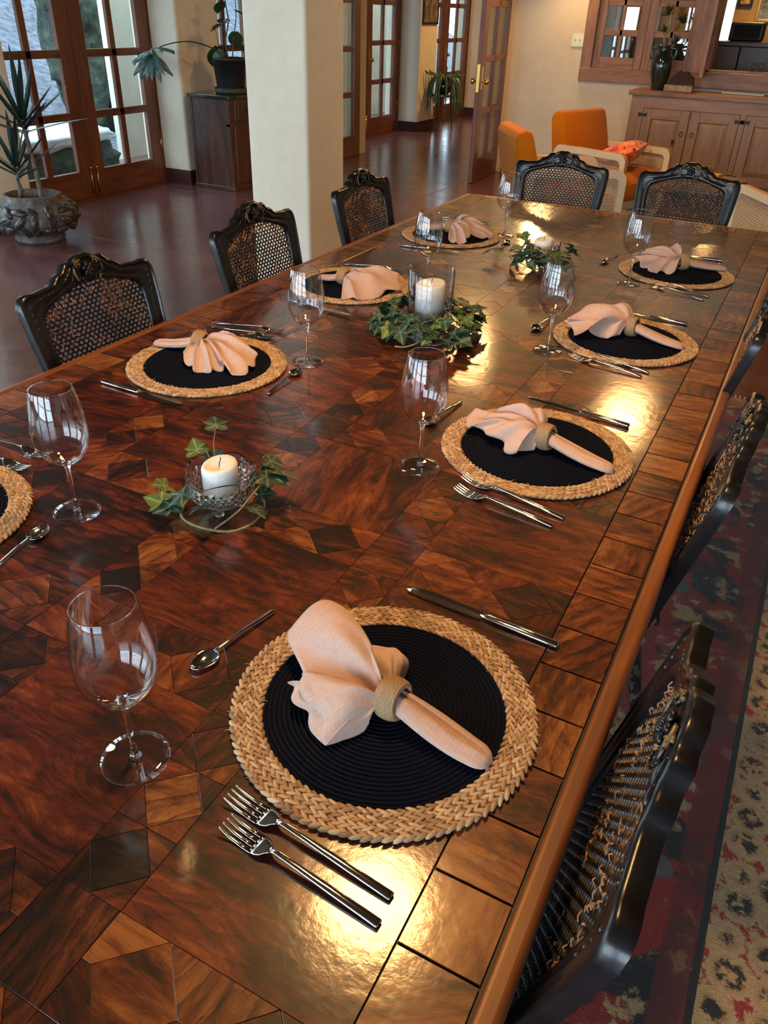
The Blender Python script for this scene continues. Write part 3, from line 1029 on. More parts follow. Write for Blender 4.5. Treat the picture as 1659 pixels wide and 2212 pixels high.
def inset(poly, d):
    n = len(poly)
    cx = sum(p[0] for p in poly) / n
    cy_ = sum(p[1] for p in poly) / n
    out = []
    for i in range(n):
        p0, p1, p2 = Vector(poly[i - 1]), Vector(poly[i]), Vector(poly[(i + 1) % n])
        e1 = (p1 - p0).normalized()
        e2 = (p2 - p1).normalized()
        n1, n2 = Vector((-e1.y, e1.x)), Vector((-e2.y, e2.x))
        bis = (n1 + n2)
        if bis.length < 1e-6: bis = n1.copy()
        bis.normalize()
        m = d / max(0.35, bis.dot(n1))
        out.append(p1 + bis * m)
    return [(q.x, q.y) for q in out]


def ccw(poly):
    a = sum(poly[i - 1][0] * poly[i][1] - poly[i][0] * poly[i - 1][1] for i in range(len(poly)))
    return poly if a > 0 else poly[::-1]


def score(poly):
    pr = [project((x, y, TZ)) for x, y in poly]
    if any(q is None for q in pr): return 0
    cx = sum(q[0] for q in pr) / len(pr)
    cyy = sum(q[1] for q in pr) / len(pr)
    if not (-60 < cx < 1720 and 0 < cyy < 2280): return 0
    return abs(sum(pr[i - 1][0] * pr[i][1] - pr[i][0] * pr[i - 1][1] for i in range(len(pr)))) / 2


# pieces whose tone stands out on the table
MARKED = [(-0.444, 0.389, 0.97, 1.0), (-0.443, 0.307, 0.04, 0.3), (-0.769, 0.733, 0.93, 0.9), (-0.770, 0.652, 0.12, 0.2), (-1.100, 1.100, 0.90, 0.8), (-0.764, 1.409, 0.88, 0.7), (-0.440, 1.081, 0.86, 0.9), (-0.440, 0.811, 0.68, 0.3),
          (-0.766, 1.083, 0.86, 0.9), (-0.441, 0.999, 0.10, 0.2), (-0.768, 1.345, 0.10, 0.2), (-0.776, 0.466, 0.22, 0.4), (-0.532, 0.900, 0.10, 0.6)]


def recolour(pc):
    n_, p_, t_, h_, a_ = pc
    if 'diamond' in n_:
        cx, cy_ = sum(q[0] for q in p_) / len(p_), sum(q[1] for q in p_) / len(p_)
        for (mx_, my_, mt, mh) in MARKED:
            if math.hypot(cx - mx_, cy_ - my_) < 0.036: return (n_, p_, mt, mh, a_)
    return pc


PIECES = [recolour((n, ccw(p), t, h, a)) for n, p, t, h, a in PIECES]
ranked = sorted(PIECES, key=lambda q: -score(q[1]))


def piece_geo(poly, zt, rsd):
    """prism with a tiny chamfer, top slightly uneven"""
    g = 0.0003
    n = len(poly)
    a = inset(poly, g)
    b_ = inset(poly, g + 0.00028)
    tx, ty = rsd.uniform(-0.0022, 0.0022), rsd.uniform(-0.0022, 0.0022)
    cx = sum(p[0] for p in poly) / n
    cy_ = sum(p[1] for p in poly) / n
    vs_ = [(x, y, TZ - 0.004) for x, y in a] + [(x, y, zt - 0.00025 + tx * (x - cx) + ty * (y - cy_)) for x, y in a] + [(x, y, zt + tx * (x - cx) + ty * (y - cy_)) for x, y in b_]
    fs = [(i, (i + 1) % n, n + (i + 1) % n, n + i) for i in range(n)] + [(n + i, n + (i + 1) % n, 2 * n + (i + 1) % n, 2 * n + i) for i in range(n)] + [tuple(range(2 * n, 3 * n))]
    return vs_, fs, (cx, cy_)


def finish_pieces(items, name, joined):
    mb_v, mb_f, uvs, cols = [], [], [], []
    for (nm, poly, tone, hue, ang) in items:
        rsd = random.Random(int(abs(poly[0][0]) * 1e4) * 7919 + int((poly[0][1] + 5) * 1e4) * 131 + len(nm))
        vs_, fs, c = piece_geo(poly, TZ - rsd.uniform(0, 0.00035), rsd)
        if not joined:
            vs_ = [(x - c[0], y - c[1], z) for x, y, z in vs_]
        ox, oy = rsd.uniform(0, 50), rsd.uniform(0, 50)
        ca, sa = math.cos(R(ang)), math.sin(R(ang))
        base = len(mb_v)
        mb_v += vs_
        cc = c if joined else (0, 0)
        fg = rsd.random()
        for f in fs:
            mb_f.append(tuple(base + i for i in f))
            for i in f:
                x, y = vs_[i][0] - cc[0], vs_[i][1] - cc[1]
                uvs += [ca * x + sa * y + ox, -sa * x + ca * y + oy]
                cols += [tone, hue, fg, 1.0]
        if not joined:
            me = mk(nm, mb_v, mb_f, uvs, cols)
            link(nm, me, tab, (c[0] - TC.x, c[1] - TC.y, 0))
            mb_v, mb_f, uvs, cols = [], [], [], []
    if joined and mb_v:
        mb_v = [(x - TC.x, y - TC.y, z) for x, y, z in mb_v]
        o = link(name, mk(name, mb_v, mb_f, uvs, cols), tab)
        tag(o, kind='stuff')


def mk(nm, v, f, uvs, cols):
    me = bpy.data.meshes.new(nm)
    me.from_pydata(v, [], f)
    me.materials.append(PQ)
    u = me.uv_layers.new(name='grain')
    u.data.foreach_set('uv', uvs)
    ca = me.color_attributes.new('tint', 'FLOAT_COLOR', 'CORNER')
    ca.data.foreach_set('color', cols)
    me.update()
    return me


finish_pieces(ranked[:300], '', False)
finish_pieces(ranked[300:], 'small_parquet_pieces', True)

# ================================================================== place settings
NPX = np.array


def jute_mat():
    t = NT('natural_jute').set(rough=0.8, sheen=0.2)
    geo = t.n('ShaderNodeNewGeometry')
    rnd = geo.outputs['Random Per Island']
    v = t.coords('Object')
    n_ = t.noise(v, 900, 3, 0.6)
    f = t.math('ADD', t.math('MULTIPLY', rnd, 0.65), t.math('MULTIPLY', n_, 0.35))
    t.l(t.ramp(f, [(0.15, (0.30, 0.165, 0.075)), (0.45, (0.50, 0.31, 0.155)), (0.75, (0.65, 0.45, 0.26)), (0.95, (0.75, 0.60, 0.41))]), t.p.inputs['Base Color'])
    t.bump(n_, 0.5, 0.001)
    return t.m


def navy_mat():
    t = NT('navy_cotton_coil').set(rough=1.0, spec=0.08)
    v = t.coords('Object')
    n_ = t.noise(v, 420, 4, 0.7)
    t.l(t.ramp(n_, [(0.3, (0.0035, 0.0045, 0.011)), (0.7, (0.011, 0.014, 0.030))]), t.p.inputs['Base Color'])
    t.bump(n_, 0.7, 0.0015)
    return t.m


def linen_mat():
    t = NT('blush_linen').set(rough=0.85, sheen=0.15)
    uv = t.n('ShaderNodeUVMap')
    uv.uv_map = 'weave'
    m1 = t.n('ShaderNodeMapping'); m1.inputs['Scale'].default_value = (40, 900, 1)
    m2 = t.n('ShaderNodeMapping'); m2.inputs['Scale'].default_value = (900, 40, 1)
    t.l(uv.outputs[0], m1.inputs[0]); t.l(uv.outputs[0], m2.inputs[0])
    a, b_ = t.noise(m1.outputs[0], 1, 2), t.noise(m2.outputs[0], 1, 2)
    f = t.math('MULTIPLY', t.math('ADD', a, b_), 0.5)
    t.l(t.ramp(f, [(0.35, (0.50, 0.315, 0.245)), (0.6, (0.66, 0.455, 0.375))]), t.p.inputs['Base Color'])
    t.bump(f, 0.35, 0.0008)
    return t.m


M['jute'] = jute_mat()
M['navy'] = navy_mat()
M['linen'] = linen_mat()
M['twine'] = plain('jute_twine', (0.40, 0.26, 0.135), 0.85, var=0.35, scale=500, bump=0.6, bdist=0.001)
M['steel'] = plain('polished_steel', (0.62, 0.60, 0.57), 0.10, 1.0)
M['wine_glass'] = thin_glass('wine_glass_bowl', (0.975, 0.975, 0.98), 1.62, 0.0, 3.2)
M['solid_glass'] = NT('solid_glass').set(color=(1, 1, 1), rough=0.0, trans=1.0, ior=1.47).m
MR, MI = 0.190, 0.1525

# --- placemat: braided jute border around a coiled navy centre
tmpl_v, tmpl_f = [], []
ns = 7
for (t_, r_) in ((-0.62, 0.78), (0, 1.0), (0.62, 0.78)):
    for k in range(ns):
        a = 2 * PI * k / ns
        tmpl_v.append((t_, r_ * math.cos(a), r_ * math.sin(a)))
tmpl_v += [(-1, 0, 0), (1, 0, 0)]
for i in range(2):
    for k in range(ns):
        tmpl_f.append((i * ns + k, i * ns + (k + 1) % ns, (i + 1) * ns + (k + 1) % ns, (i + 1) * ns + k))
for k in range(ns):
    tmpl_f.append((3 * ns, (k + 1) % ns, k))
    tmpl_f.append((3 * ns + 1, 2 * ns + k, 2 * ns + (k + 1) % ns))
TV, TF = np.array(tmpl_v), tmpl_f


def lumps(specs):
    """specs: centre, yaw, pitch, half sizes (length, width, height)"""
    mb = MB()
    vs_, fs = [], []
    for (c, yaw, pit, h3) in specs:
        v = TV * np.array(h3)
        cp, sp_ = math.cos(pit), math.sin(pit)
        v = np.stack([v[:, 0] * cp - v[:, 2] * sp_, v[:, 1], v[:, 0] * sp_ + v[:, 2] * cp], 1)
        cy_, sy = math.cos(yaw), math.sin(yaw)
        v = np.stack([v[:, 0] * cy_ - v[:, 1] * sy, v[:, 0] * sy + v[:, 1] * cy_, v[:, 2]], 1) + np.array(c)
        n = len(vs_)
        vs_ += [tuple(q) for q in v]
        fs += [tuple(i + n for i in f) for f in TF]
    mb.v, mb.f = vs_, fs
    return mb


sp_l = []
rj = random.Random(3)
rows = 4
pw = (MR - MI) / rows
for r_i in range(rows):
    rc = MI + pw * (r_i + 0.5)
    n = int(2 * PI * rc / 0.0112)
    for k in range(n):
        a = 2 * PI * (k + 0.37 * r_i) / n
        for s in (1, -1):
            aa = a + (0 if s > 0 else PI / n)
            rr = rc + s * 0.0019
            yaw = aa + PI / 2 + s * R(26) + rj.uniform(-0.12, 0.12)
            sp_l.append(((rr * math.cos(aa), rr * math.sin(aa), 0.0048 + rj.uniform(-0.0005, 0.0006)), yaw, rj.uniform(-0.12, 0.12), (0.0098, 0.0031 * rj.uniform(0.85, 1.15), 0.0036)))
jute_me = lumps(sp_l).mesh('braided_border', M['jute'], True)
base_me = MB().lathe([(MI - 0.004, 0.0012), (MR - 0.002, 0.0012), (MR - 0.001, 0.0045), (MI - 0.004, 0.0045)], 72).mesh('backing', M['twine'], True)
prof = []
nr = 25
for i in range(nr + 1):
    r0 = MI * i / nr
    r1 = MI * (i + 1) / nr if i < nr else MI
    for q in range(5):
        u = q / 5
        if i < nr:
            prof.append((r0 + (r1 - r0) * u, 0.0022 + 0.0048 * math.sqrt(max(0, math.sin(PI * u))) + 0.0))
prof.append((MI + 0.0006, 0.0022))
prof = [(max(r_, 0.0002), z) for r_, z in prof]
navy_me = MB().lathe(prof, 96, mod=lambda a, r_, z: (r_ + 0.0003 * math.sin(9 * a), z + 0.0004 * math.sin(3 * a + 40 * r_))).mesh('navy_coil_centre', M['navy'], True)
hair = MB()
for k in range(46):
    a = rj.uniform(0, 2 * PI)
    r0 = rj.choice((MI, MR - 0.002, MR - 0.004))
    p0 = Vector((r0 * math.cos(a), r0 * math.sin(a), 0.007))
    d = Vector((math.cos(a + rj.uniform(-1.2, 1.2)), math.sin(a + rj.uniform(-1.2, 1.2)), rj.uniform(-0.1, 0.4))) * rj.uniform(0.004, 0.010) * (1 if r0 > MI + 0.01 else -0.8)
    if r0 <= MI: d.z = abs(d.z)
    hair.tube([p0, p0 + d * 0.5 + Vector((0, 0, 0.001)), p0 + d], [0.00028, 0.00025, 0.00012], 4)
hair_me = hair.mesh('loose_fibres', plain('loose_jute', (0.66, 0.5, 0.28), 0.8))

# seats: name, mat centre, side (+1 right of table, -1 left), wording
SEATS = [('M1', (-0.300, 0.619), 1, 'nearest the camera'),
         ('M2', (-0.352, 1.377), 1, 'second on the right side'),
         ('M3', (-0.344, 2.110), 1, 'third on the right side'),
         ('M5', (-0.345, 2.875), 1, 'farthest on the right side'),
         ('M8', (-1.188, 0.604), -1, 'cut off by the left picture edge'),
         ('M4', (-1.186, 1.387), -1, 'in front of the nearest left chair'),
         ('M7', (-1.215, 2.135), -1, 'in front of the middle left chair'),
         ('M6', (-1.208, 2.915), -1, 'in front of the farthest left chair')]
place_of = {'M1': 'at the place nearest the camera', 'M2': 'at the second place on the right side', 'M3': 'at the third place on the right side', 'M5': 'at the farthest place on the right side',
            'M8': 'at the place cut by the left edge', 'M4': 'at the place before the nearest left chair', 'M7': 'at the place before the middle left chair', 'M6': 'at the place before the farthest left chair'}
for (k, c, side, where) in SEATS:
    m_ = empty('placemat', (c[0], c[1], TZ), rj.uniform(0, 6), 'round navy placemat with braided jute border, %s' % where, 'placemat', 'round braided placemats')
    link('braided_border', jute_me, m_)
    link('backing', base_me, m_)
    link('navy_coil_centre', navy_me, m_)
    tag(link('loose_fibres', hair_me, m_), kind='stuff')

# --- napkins
MATZ = TZ + 0.0085
NAP = {
 'M1': ((-0.2846, 0.6086), (-0.1518, 0.5954), [
   [(-0.404,0.588,0.026),(-0.440,0.622,0.028),(-0.456,0.645,0.033),(-0.451,0.669,0.045),(-0.435,0.696,0.050),(-0.403,0.697,0.050),(-0.368,0.672,0.050),(-0.329,0.631,0.045),(-0.317,0.611,0.030)],
   [(-0.392,0.592,0.020),(-0.398,0.580,0.034),(-0.394,0.570,0.037),(-0.371,0.557,0.028),(-0.349,0.544,0.015),(-0.325,0.526,0.003),(-0.307,0.553,0.003),(-0.301,0.579,0.012)],
   [(-0.404,0.588,0.008),(-0.410,0.574,0.018),(-0.402,0.564,0.020),(-0.380,0.551,0.014),(-0.356,0.538,0.007),(-0.336,0.523,0.002),(-0.322,0.540,0.002)],
   [(-0.355,0.675,0.020),(-0.332,0.691,0.022),(-0.310,0.696,0.012),(-0.301,0.672,0.008),(-0.296,0.651,0.008)]]),
 'M2': ((-0.3378, 1.3789), (-0.1931, 1.3547), [
   [(-0.517,1.435,0.020),(-0.502,1.370,0.008),(-0.464,1.358,0.020),(-0.409,1.331,0.010),(-0.382,1.318,0.005),(-0.352,1.347,0.010),(-0.363,1.389,0.022)],
   [(-0.491,1.393,0.030),(-0.447,1.406,0.030),(-0.447,1.423,0.042),(-0.417,1.436,0.046),(-0.376,1.450,0.040),(-0.359,1.447,0.030)]]),
 'M3': ((-0.3356, 2.1358), (-0.1906, 2.1089), [
   [(-0.512,2.107,0.020),(-0.470,2.050,0.008),(-0.432,2.028,0.030),(-0.399,2.071,0.005),(-0.358,2.083,0.008),(-0.357,2.104,0.030)],
   [(-0.501,2.079,0.030),(-0.476,2.139,0.050),(-0.422,2.179,0.055),(-0.375,2.213,0.050),(-0.339,2.184,0.040)]]),
 'M5': ((-0.3317, 2.9023), (-0.1966, 2.9845), [
   [(-0.487,2.855,0.030),(-0.438,2.815,0.010),(-0.395,2.804,0.005),(-0.347,2.828,0.010),(-0.352,2.895,0.030)],
   [(-0.485,2.861,0.040),(-0.454,2.896,0.045),(-0.392,2.909,0.040)],
   [(-0.400,2.965,0.030),(-0.384,2.979,0.055),(-0.358,2.950,0.055),(-0.349,2.916,0.040)]]),
 'M4': ((-1.2458, 1.4353), (-1.372, 1.4105), [
   [(-1.231,1.356,0.020),(-1.189,1.326,0.010),(-1.149,1.325,0.004),(-1.127,1.358,0.004),(-1.130,1.374,0.020),(-1.185,1.401,0.030)],
   [(-1.145,1.387,0.010),(-1.076,1.354,0.004),(-1.065,1.403,0.010),(-1.086,1.446,0.020),(-1.127,1.462,0.030),(-1.161,1.470,0.035),(-1.192,1.438,0.040)]]),
 'M7': ((-1.2292, 2.1147), (-1.3239, 2.1247), [
   [(-1.152,1.977,0.010),(-1.128,1.989,0.004),(-1.091,2.009,0.005),(-1.065,2.076,0.010),(-1.041,2.138,0.015),(-1.073,2.190,0.030),(-1.112,2.198,0.035),(-1.174,2.114,0.045)]]),
 'M6': ((-1.225, 2.9332), (-1.3635, 2.9131), [
   [(-1.169,2.802,0.010),(-1.134,2.789,0.004),(-1.100,2.797,0.012),(-1.119,2.882,0.035),(-1.163,2.928,0.050)],
   [(-1.120,2.863,0.030),(-1.052,2.912,0.004),(-1.051,2.943,0.010),(-1.089,2.976,0.030),(-1.159,2.951,0.060),(-1.182,2.905,0.055)]]),
}


FOLD = {('M1', 0): (2.0, 0.8), ('M1', 1): (2.0, 1.1), ('M1', 2): (2.5, 1.0), ('M1', 3): (2.0, 0.9), ('M2', 0): (4.0, 1.3), ('M2', 1): (3.0, 1.5), ('M7', 0): (3.5, 1.6), ('M3', 0): (3.0, 1.4), ('M3', 1): (2.5, 1.0)}


def catmull(pts, t):
    n = len(pts) - 1
    x = min(max(t, 0), 1) * n
    i = min(int(x), n - 1)
    u = x - i
    p0, p1, p2, p3 = (Vector(pts[max(i - 1, 0)]), Vector(pts[i]), Vector(pts[i + 1]), Vector(pts[min(i + 2, n)]))
    return 0.5 * ((2 * p1) + (p2 - p0) * u + (2 * p0 - 5 * p1 + 4 * p2 - p3) * u * u + (3 * p1 - p0 - 3 * p2 + p3) * u ** 3)


ring_prof = []
nw = 10
for i in range(nw):
    for q in range(4):
        u = (i + q / 4) / nw
        w_ = (u - 0.5) * 0.030
        bulge = 0.0060 * math.sqrt(max(0.0, 1 - (2 * u - 1) ** 2))
        ring_prof.append((0.0195 + bulge + 0.0019 * abs(math.sin(PI * q / 4)), w_))
ring_prof += [(0.0180, 0.0150), (0.0170, 0.005), (0.0170, -0.005), (0.0180, -0.0150), ring_prof[0]]
ring_me = MB().lathe(ring_prof, 40).mesh('twine_wrap', M['twine'], True)
cuff_me = MB().lathe([(0.0172, -0.0135), (0.0172, 0.0135), (0.0164, 0.0135), (0.0164, -0.0135), (0.0172, -0.0135)], 30).mesh('ring_core', M['walnut'], True)


def napkin(key):
    rc, tip, flaps = NAP[key]
    o3 = Vector((rc[0], rc[1], MATZ))
    ax = Vector((tip[0] - rc[0], tip[1] - rc[1], 0))
    L = ax.length
    ax.normalize()
    sd = Vector((-ax.y, ax.x, 0))
    root = empty('napkin', o3, 0, 'blush linen napkin drawn through a twine ring %s' % place_of[key], 'napkin', 'blush napkins on the placemats')
    rn = random.Random(key)
    V, F, UV = [], [], []

    def patch(P, su, sv):
        m, n = len(P), len(P[0])
        base = len(V)
        for i in range(m):
            for j_ in range(n):
                V.append(tuple(P[i][j_]))
                UV.append((i / (m - 1) * su + base * 0.013, j_ / (n - 1) * sv))
        for i in range(m - 1):
            for j_ in range(n - 1):
                F.append((base + i * n + j_, base + i * n + j_ + 1, base + (i + 1) * n + j_ + 1, base + (i + 1) * n + j_))
    # tail: a flattened folded tongue with a lengthwise pleat
    P = []
    NU, NV = 26, 40
    for i in range(NU + 1):
        u = i / NU
        x = -0.012 + (L + 0.014) * u
        w_ = 0.0115 + 0.0075 * math.sin(PI * min(1, u * 1.15) ** 0.8) if u < 0.87 else None
        w_ = (0.0125 + 0.0085 * math.sin(PI * min(u, 0.85) / 1.1)) * (1 if u < 0.86 else math.sqrt(max(0.02, 1 - ((u - 0.86) / 0.145) ** 2)))
        h_ = 0.020 * (1 - 0.45 * u) * (1 if u < 0.86 else math.sqrt(max(0.05, 1 - ((u - 0.86) / 0.145) ** 2)))
        zc = 0.021 * (1 - u) ** 2.2 + h_ * 0.52 + 0.001
        row = []
        for j_ in range(NV + 1):
            a = 2 * PI * j_ / NV
            cx, sz = math.cos(a), math.sin(a)
            r_ = abs(cx) ** 0.9 * (1 if cx > 0 else -1)
            z = sz * h_ * 0.5 * (1.0)
            if sz > 0:
                z -= 0.80 * h_ * math.exp(-((cx - 0.25) / 0.14) ** 2) * math.sin(PI * min(1, u * 1.05)) ** 0.5
                z += 0.12 * h_ * math.sin(3.5 * cx + 1) * u
            row.append(ax * x + sd * (r_ * w_ + 0.002 * math.sin(5 * u + rn.random() * 0.1)) + Vector((0, 0, max(0.0006, zc + z))))
        P.append(row)
    patch(P, L, 0.06)
    # flaps: fans of cloth opening out of the ring
    zlev = 0
    for fi, edge in enumerate(flaps):
        loc = [(x - rc[0], y - rc[1], z) for x, y, z in edge]
        NS, NTT = 22, 44
        P = []
        ph = rn.uniform(0, 6)
        nf, amp = FOLD.get((key, fi), (4.0 + fi, 1.5))
        e0, e1 = Vector(loc[0]), Vector(loc[-1])
        side0 = max(-1, min(1, e0.dot(sd) / 0.05))
        side1 = max(-1, min(1, e1.dot(sd) / 0.05))
        big = max((Vector(q).length for q in loc))
        for i in range(NS + 1):
            s = i / NS
            row = []
            for j_ in range(NTT + 1):
                t = j_ / NTT
                E_ = catmull(loc, t)
                sdv = (side0 + (side1 - side0) * t) * 0.011
                B = ax * (-0.008) + sd * sdv + Vector((0, 0, 0.022 + 0.010 * math.sin(PI * t) - 0.004 * fi))
                # gathers near the ring spread into soft folds at the rim
                fold = math.sin(2 * PI * nf * t + ph + 1.5 * (1 - s))
                q = B.lerp(E_, s)
                q.z += (0.016 + 0.10 * big) * math.sin(PI * s) * (0.35 + 0.65 * math.sin(PI * t)) * 0.8
                q.z += amp * fold * 0.0045 * math.sin(PI * min(1, s * 0.72)) ** 0.7
                q.z += amp * 0.0018 * math.sin(23 * t + 9 * s + ph) * math.sin(PI * s)
                rad = Vector((q.x, q.y, 0))
                if rad.length > 1e-5:
                    per = Vector((-rad.y, rad.x, 0)).normalized()
                    q += per * (0.0040 * amp * math.cos(2 * PI * nf * t + ph) * s)
                    q += rad.normalized() * (0.0040 * amp * math.sin(2 * PI * nf * 1.5 * t + 2 * ph) * s * s)
                # hem: a slight double edge that turns under
                if s > 0.90:
                    q.z += 0.0011 * math.sin(PI * (s - 0.90) / 0.10)
                q.z = max(q.z, 0.0012 + 0.0012 * fi)
                row.append(q)
            P.append(row)
        patch(P, big, big * 1.4)
    me = bpy.data.meshes.new('cloth')
    me.from_pydata(V, [], F)
    me.materials.append(M['linen'])
    u_ = me.uv_layers.new(name='weave')
    arr = np.zeros(len(me.loops), dtype=np.int32)
    me.loops.foreach_get('vertex_index', arr)
    u_.data.foreach_set('uv', np.array(UV)[arr].astype(np.float32).ravel())
    me.polygons.foreach_set('use_smooth', [True] * len(me.polygons))
    me.update()
    c = link('cloth', me, root)
    sol = c.modifiers.new('thickness', 'SOLIDIFY')
    sol.thickness = 0.0016
    sol.offset = 1
    # ring
    r_ = empty('napkin_ring', (rc[0], rc[1], MATZ + 0.0265), 0, 'twine wrapped napkin ring %s' % place_of[key], 'napkin ring', 'twine napkin rings')
    yaw = math.atan2(ax.y, ax.x)
    r_.rotation_euler = (0, PI / 2 - 0.12, yaw)
    link('twine_wrap', ring_me, r_)
    link('ring_core', cuff_me, r_)
    return root


for k in NAP: napkin(k)

# --- cutlery


def oct_ring(x, hw, zc, th, yc=0.0):
    c = 0.42
    p = [(-hw, -th * c), (-hw * (1 - 0.3), -th), (hw * (1 - 0.3), -th), (hw, -th * c), (hw, th * c), (hw * 0.7, th), (-hw * 0.7, th), (-hw, th * c)]
    return [(x, yc + a, zc + b_) for a, b_ in p]


def loft_bar(secs, yc=0.0):
    return MB().loft([oct_ring(x, hw, zc, th, yc) for x, hw, zc, th in secs])


def fork_meshes(L):
    k = L / 0.2
    h = loft_bar([(0, 0.0046, 0.0030, 0.0019), (0.002, 0.0050, 0.0032, 0.0024), (0.06 * k, 0.0044, 0.0068, 0.0023), (0.10 * k, 0.0036, 0.0095, 0.0021), (0.125 * k, 0.0028, 0.0105, 0.0018), (0.136 * k, 0.0034, 0.0098, 0.0014)])
    t = MB()
    t.loft([oct_ring(x * k, hw, zc, th) for x, hw, zc, th in [(0.134, 0.0034, 0.0100, 0.0013), (0.139, 0.0060, 0.0088, 0.0011), (0.144, 0.0102, 0.0066, 0.0010), (0.150, 0.0118, 0.0046, 0.0009), (0.157, 0.0122, 0.0033, 0.0009)]])
    for q in range(4):
        yc = (q - 1.5) * 0.0066
        t.loft([oct_ring(x * k, hw, zc, th, yc * f) for x, hw, zc, th, f in [(0.155, 0.0025, 0.0034, 0.0009, 1), (0.168, 0.0021, 0.0026, 0.0009, 1), (0.184, 0.0018, 0.0045, 0.0008, 1.0), (0.198, 0.0011, 0.0090, 0.0006, 0.98), (0.2, 0.0006, 0.0098, 0.0004, 0.98)]])
    return h.mesh('handle', M['steel'], True), t.mesh('tines', M['steel'], True)


def knife_meshes(L):
    k = L / 0.24
    h = loft_bar([(0, 0.0056, 0.0046, 0.0032), (0.003, 0.0062, 0.0048, 0.0038), (0.06 * k, 0.0060, 0.0052, 0.0037), (0.108 * k, 0.0054, 0.0056, 0.0032), (0.114 * k, 0.0040, 0.0056, 0.0022)])
    bl = MB()
    secs = [(0.112, 0.004, 0), (0.12, 0.0078, 0.0005), (0.15, 0.0090, 0.0005), (0.19, 0.0098, 0.0), (0.218, 0.0085, 0.0012), (0.233, 0.0052, 0.0035), (0.24, 0.0012, 0.0062)]
    bl.loft([[(x * k, y + hw, 0.0050), (x * k, y, 0.0062), (x * k, y - hw, 0.0056), (x * k, y, 0.0044)] for x, hw, y in secs])
    return h.mesh('handle', M['steel'], True), bl.mesh('blade', M['steel'], False)


def spoon_meshes(L):
    k = L / 0.155
    h = loft_bar([(0, 0.0040, 0.0026, 0.0016), (0.002, 0.0044, 0.0028, 0.0021), (0.05 * k, 0.0036, 0.0060, 0.0019), (0.085 * k, 0.0027, 0.0088, 0.0016), (0.108 * k, 0.0022, 0.0088, 0.0013), (0.114 * k, 0.0034, 0.0074, 0.0010)])
    t = MB()
    P = []
    for i in range(13):
        r_ = i / 12
        row = []
        for q in range(29):
            a = 2 * PI * q / 28
            x = 0.1325 + 0.0225 * r_ * math.cos(a)
            y = 0.0148 * r_ * math.sin(a) * (1 - 0.18 * math.cos(a))
            z = 0.0012 + 0.0062 * r_ ** 2.2
            row.append((x * k, y * k, z))
        P.append(row)
    t.grid(P)
    return h.mesh('handle', M['steel'], True), t.mesh('spoon_bowl', M['steel'], True)


FK, FK2, KN, SPN = fork_meshes(0.212), fork_meshes(0.196), knife_meshes(0.238), spoon_meshes(0.155)


def cutlery(kind, meshes, p0, p1, label, names, group, flip=False):
    """p0 handle end, p1 tip"""
    yaw = math.atan2(p1[1] - p0[1], p1[0] - p0[0])
    o = empty(kind, (p0[0], p0[1], TZ + 0.0002), yaw, label, kind, group)
    a = link(names[0], meshes[0], o)
    b_ = link(names[1], meshes[1], o)
    if kind == 'spoon':
        sol = b_.modifiers.new('thickness', 'SOLIDIFY')
        sol.thickness = 0.0012
        sol.offset = 1
    return o


CUT = {  # handle end -> tip for outer fork, inner fork, knife, spoon
    'M1': ((-0.176, 0.371), (-0.366, 0.388), (-0.178, 0.401), (-0.388, 0.420), (-0.141, 0.834), (-0.378, 0.848), (-0.526, 0.704), (-0.549, 0.552)),
    'M2': ((-0.239, 1.123), (-0.430, 1.154), (-0.229, 1.157), (-0.436, 1.199), (-0.212, 1.580), (-0.449, 1.610), (-0.572, 1.512), (-0.590, 1.362)),
    'M3': ((-0.248, 1.873), (-0.441, 1.916), (-0.237, 1.908), (-0.444, 1.962), (-0.216, 2.335), (-0.453, 2.352), (-0.568, 2.202), (-0.583, 2.052)),
    'M5': ((-0.213, 2.606), (-0.399, 2.668), (-0.203, 2.650), (-0.402, 2.727), (-0.225, 3.130), (-0.461, 3.110), (-0.573, 2.998), (-0.595, 2.848)),
    'M8': ((-1.340, 0.815), (-1.146, 0.810), (-1.362, 0.860), (-1.152, 0.865), (-1.36, 0.37), (-1.12, 0.38), (-0.944, 0.545), (-0.971, 0.697)),
    'M4': ((-1.340, 1.602), (-1.145, 1.617), (-1.360, 1.630), (-1.153, 1.672), (-1.324, 1.179), (-1.087, 1.171), (-0.965, 1.322), (-0.978, 1.477)),
    'M7': ((-1.340, 2.300), (-1.147, 2.335), (-1.350, 2.335), (-1.140, 2.380), (-1.292, 1.905), (-1.055, 1.876), (-0.962, 2.06), (-0.975, 2.21)),
    'M6': ((-1.36, 3.15), (-1.165, 3.16), (-1.37, 3.19), (-1.16, 3.21), (-1.310, 2.667), (-1.073, 2.690), (-0.978, 2.812), (-0.988, 2.966)),
}
for k, c in CUT.items():
    w_ = place_of[k]
    cutlery('fork', FK2, c[0], c[1], 'small polished dinner fork %s' % w_, ('handle', 'tines'), 'polished forks')
    cutlery('fork', FK, c[2], c[3], 'large polished dinner fork next to the mat %s' % w_, ('handle', 'tines'), 'polished forks')
    if k != 'M8':
        cutlery('knife', KN, c[4], c[5], 'polished table knife %s' % w_, ('handle', 'blade'), 'polished knives')
    cutlery('spoon', SPN, c[6], c[7], 'polished teaspoon %s' % w_, ('handle', 'spoon_bowl'), 'polished teaspoons')

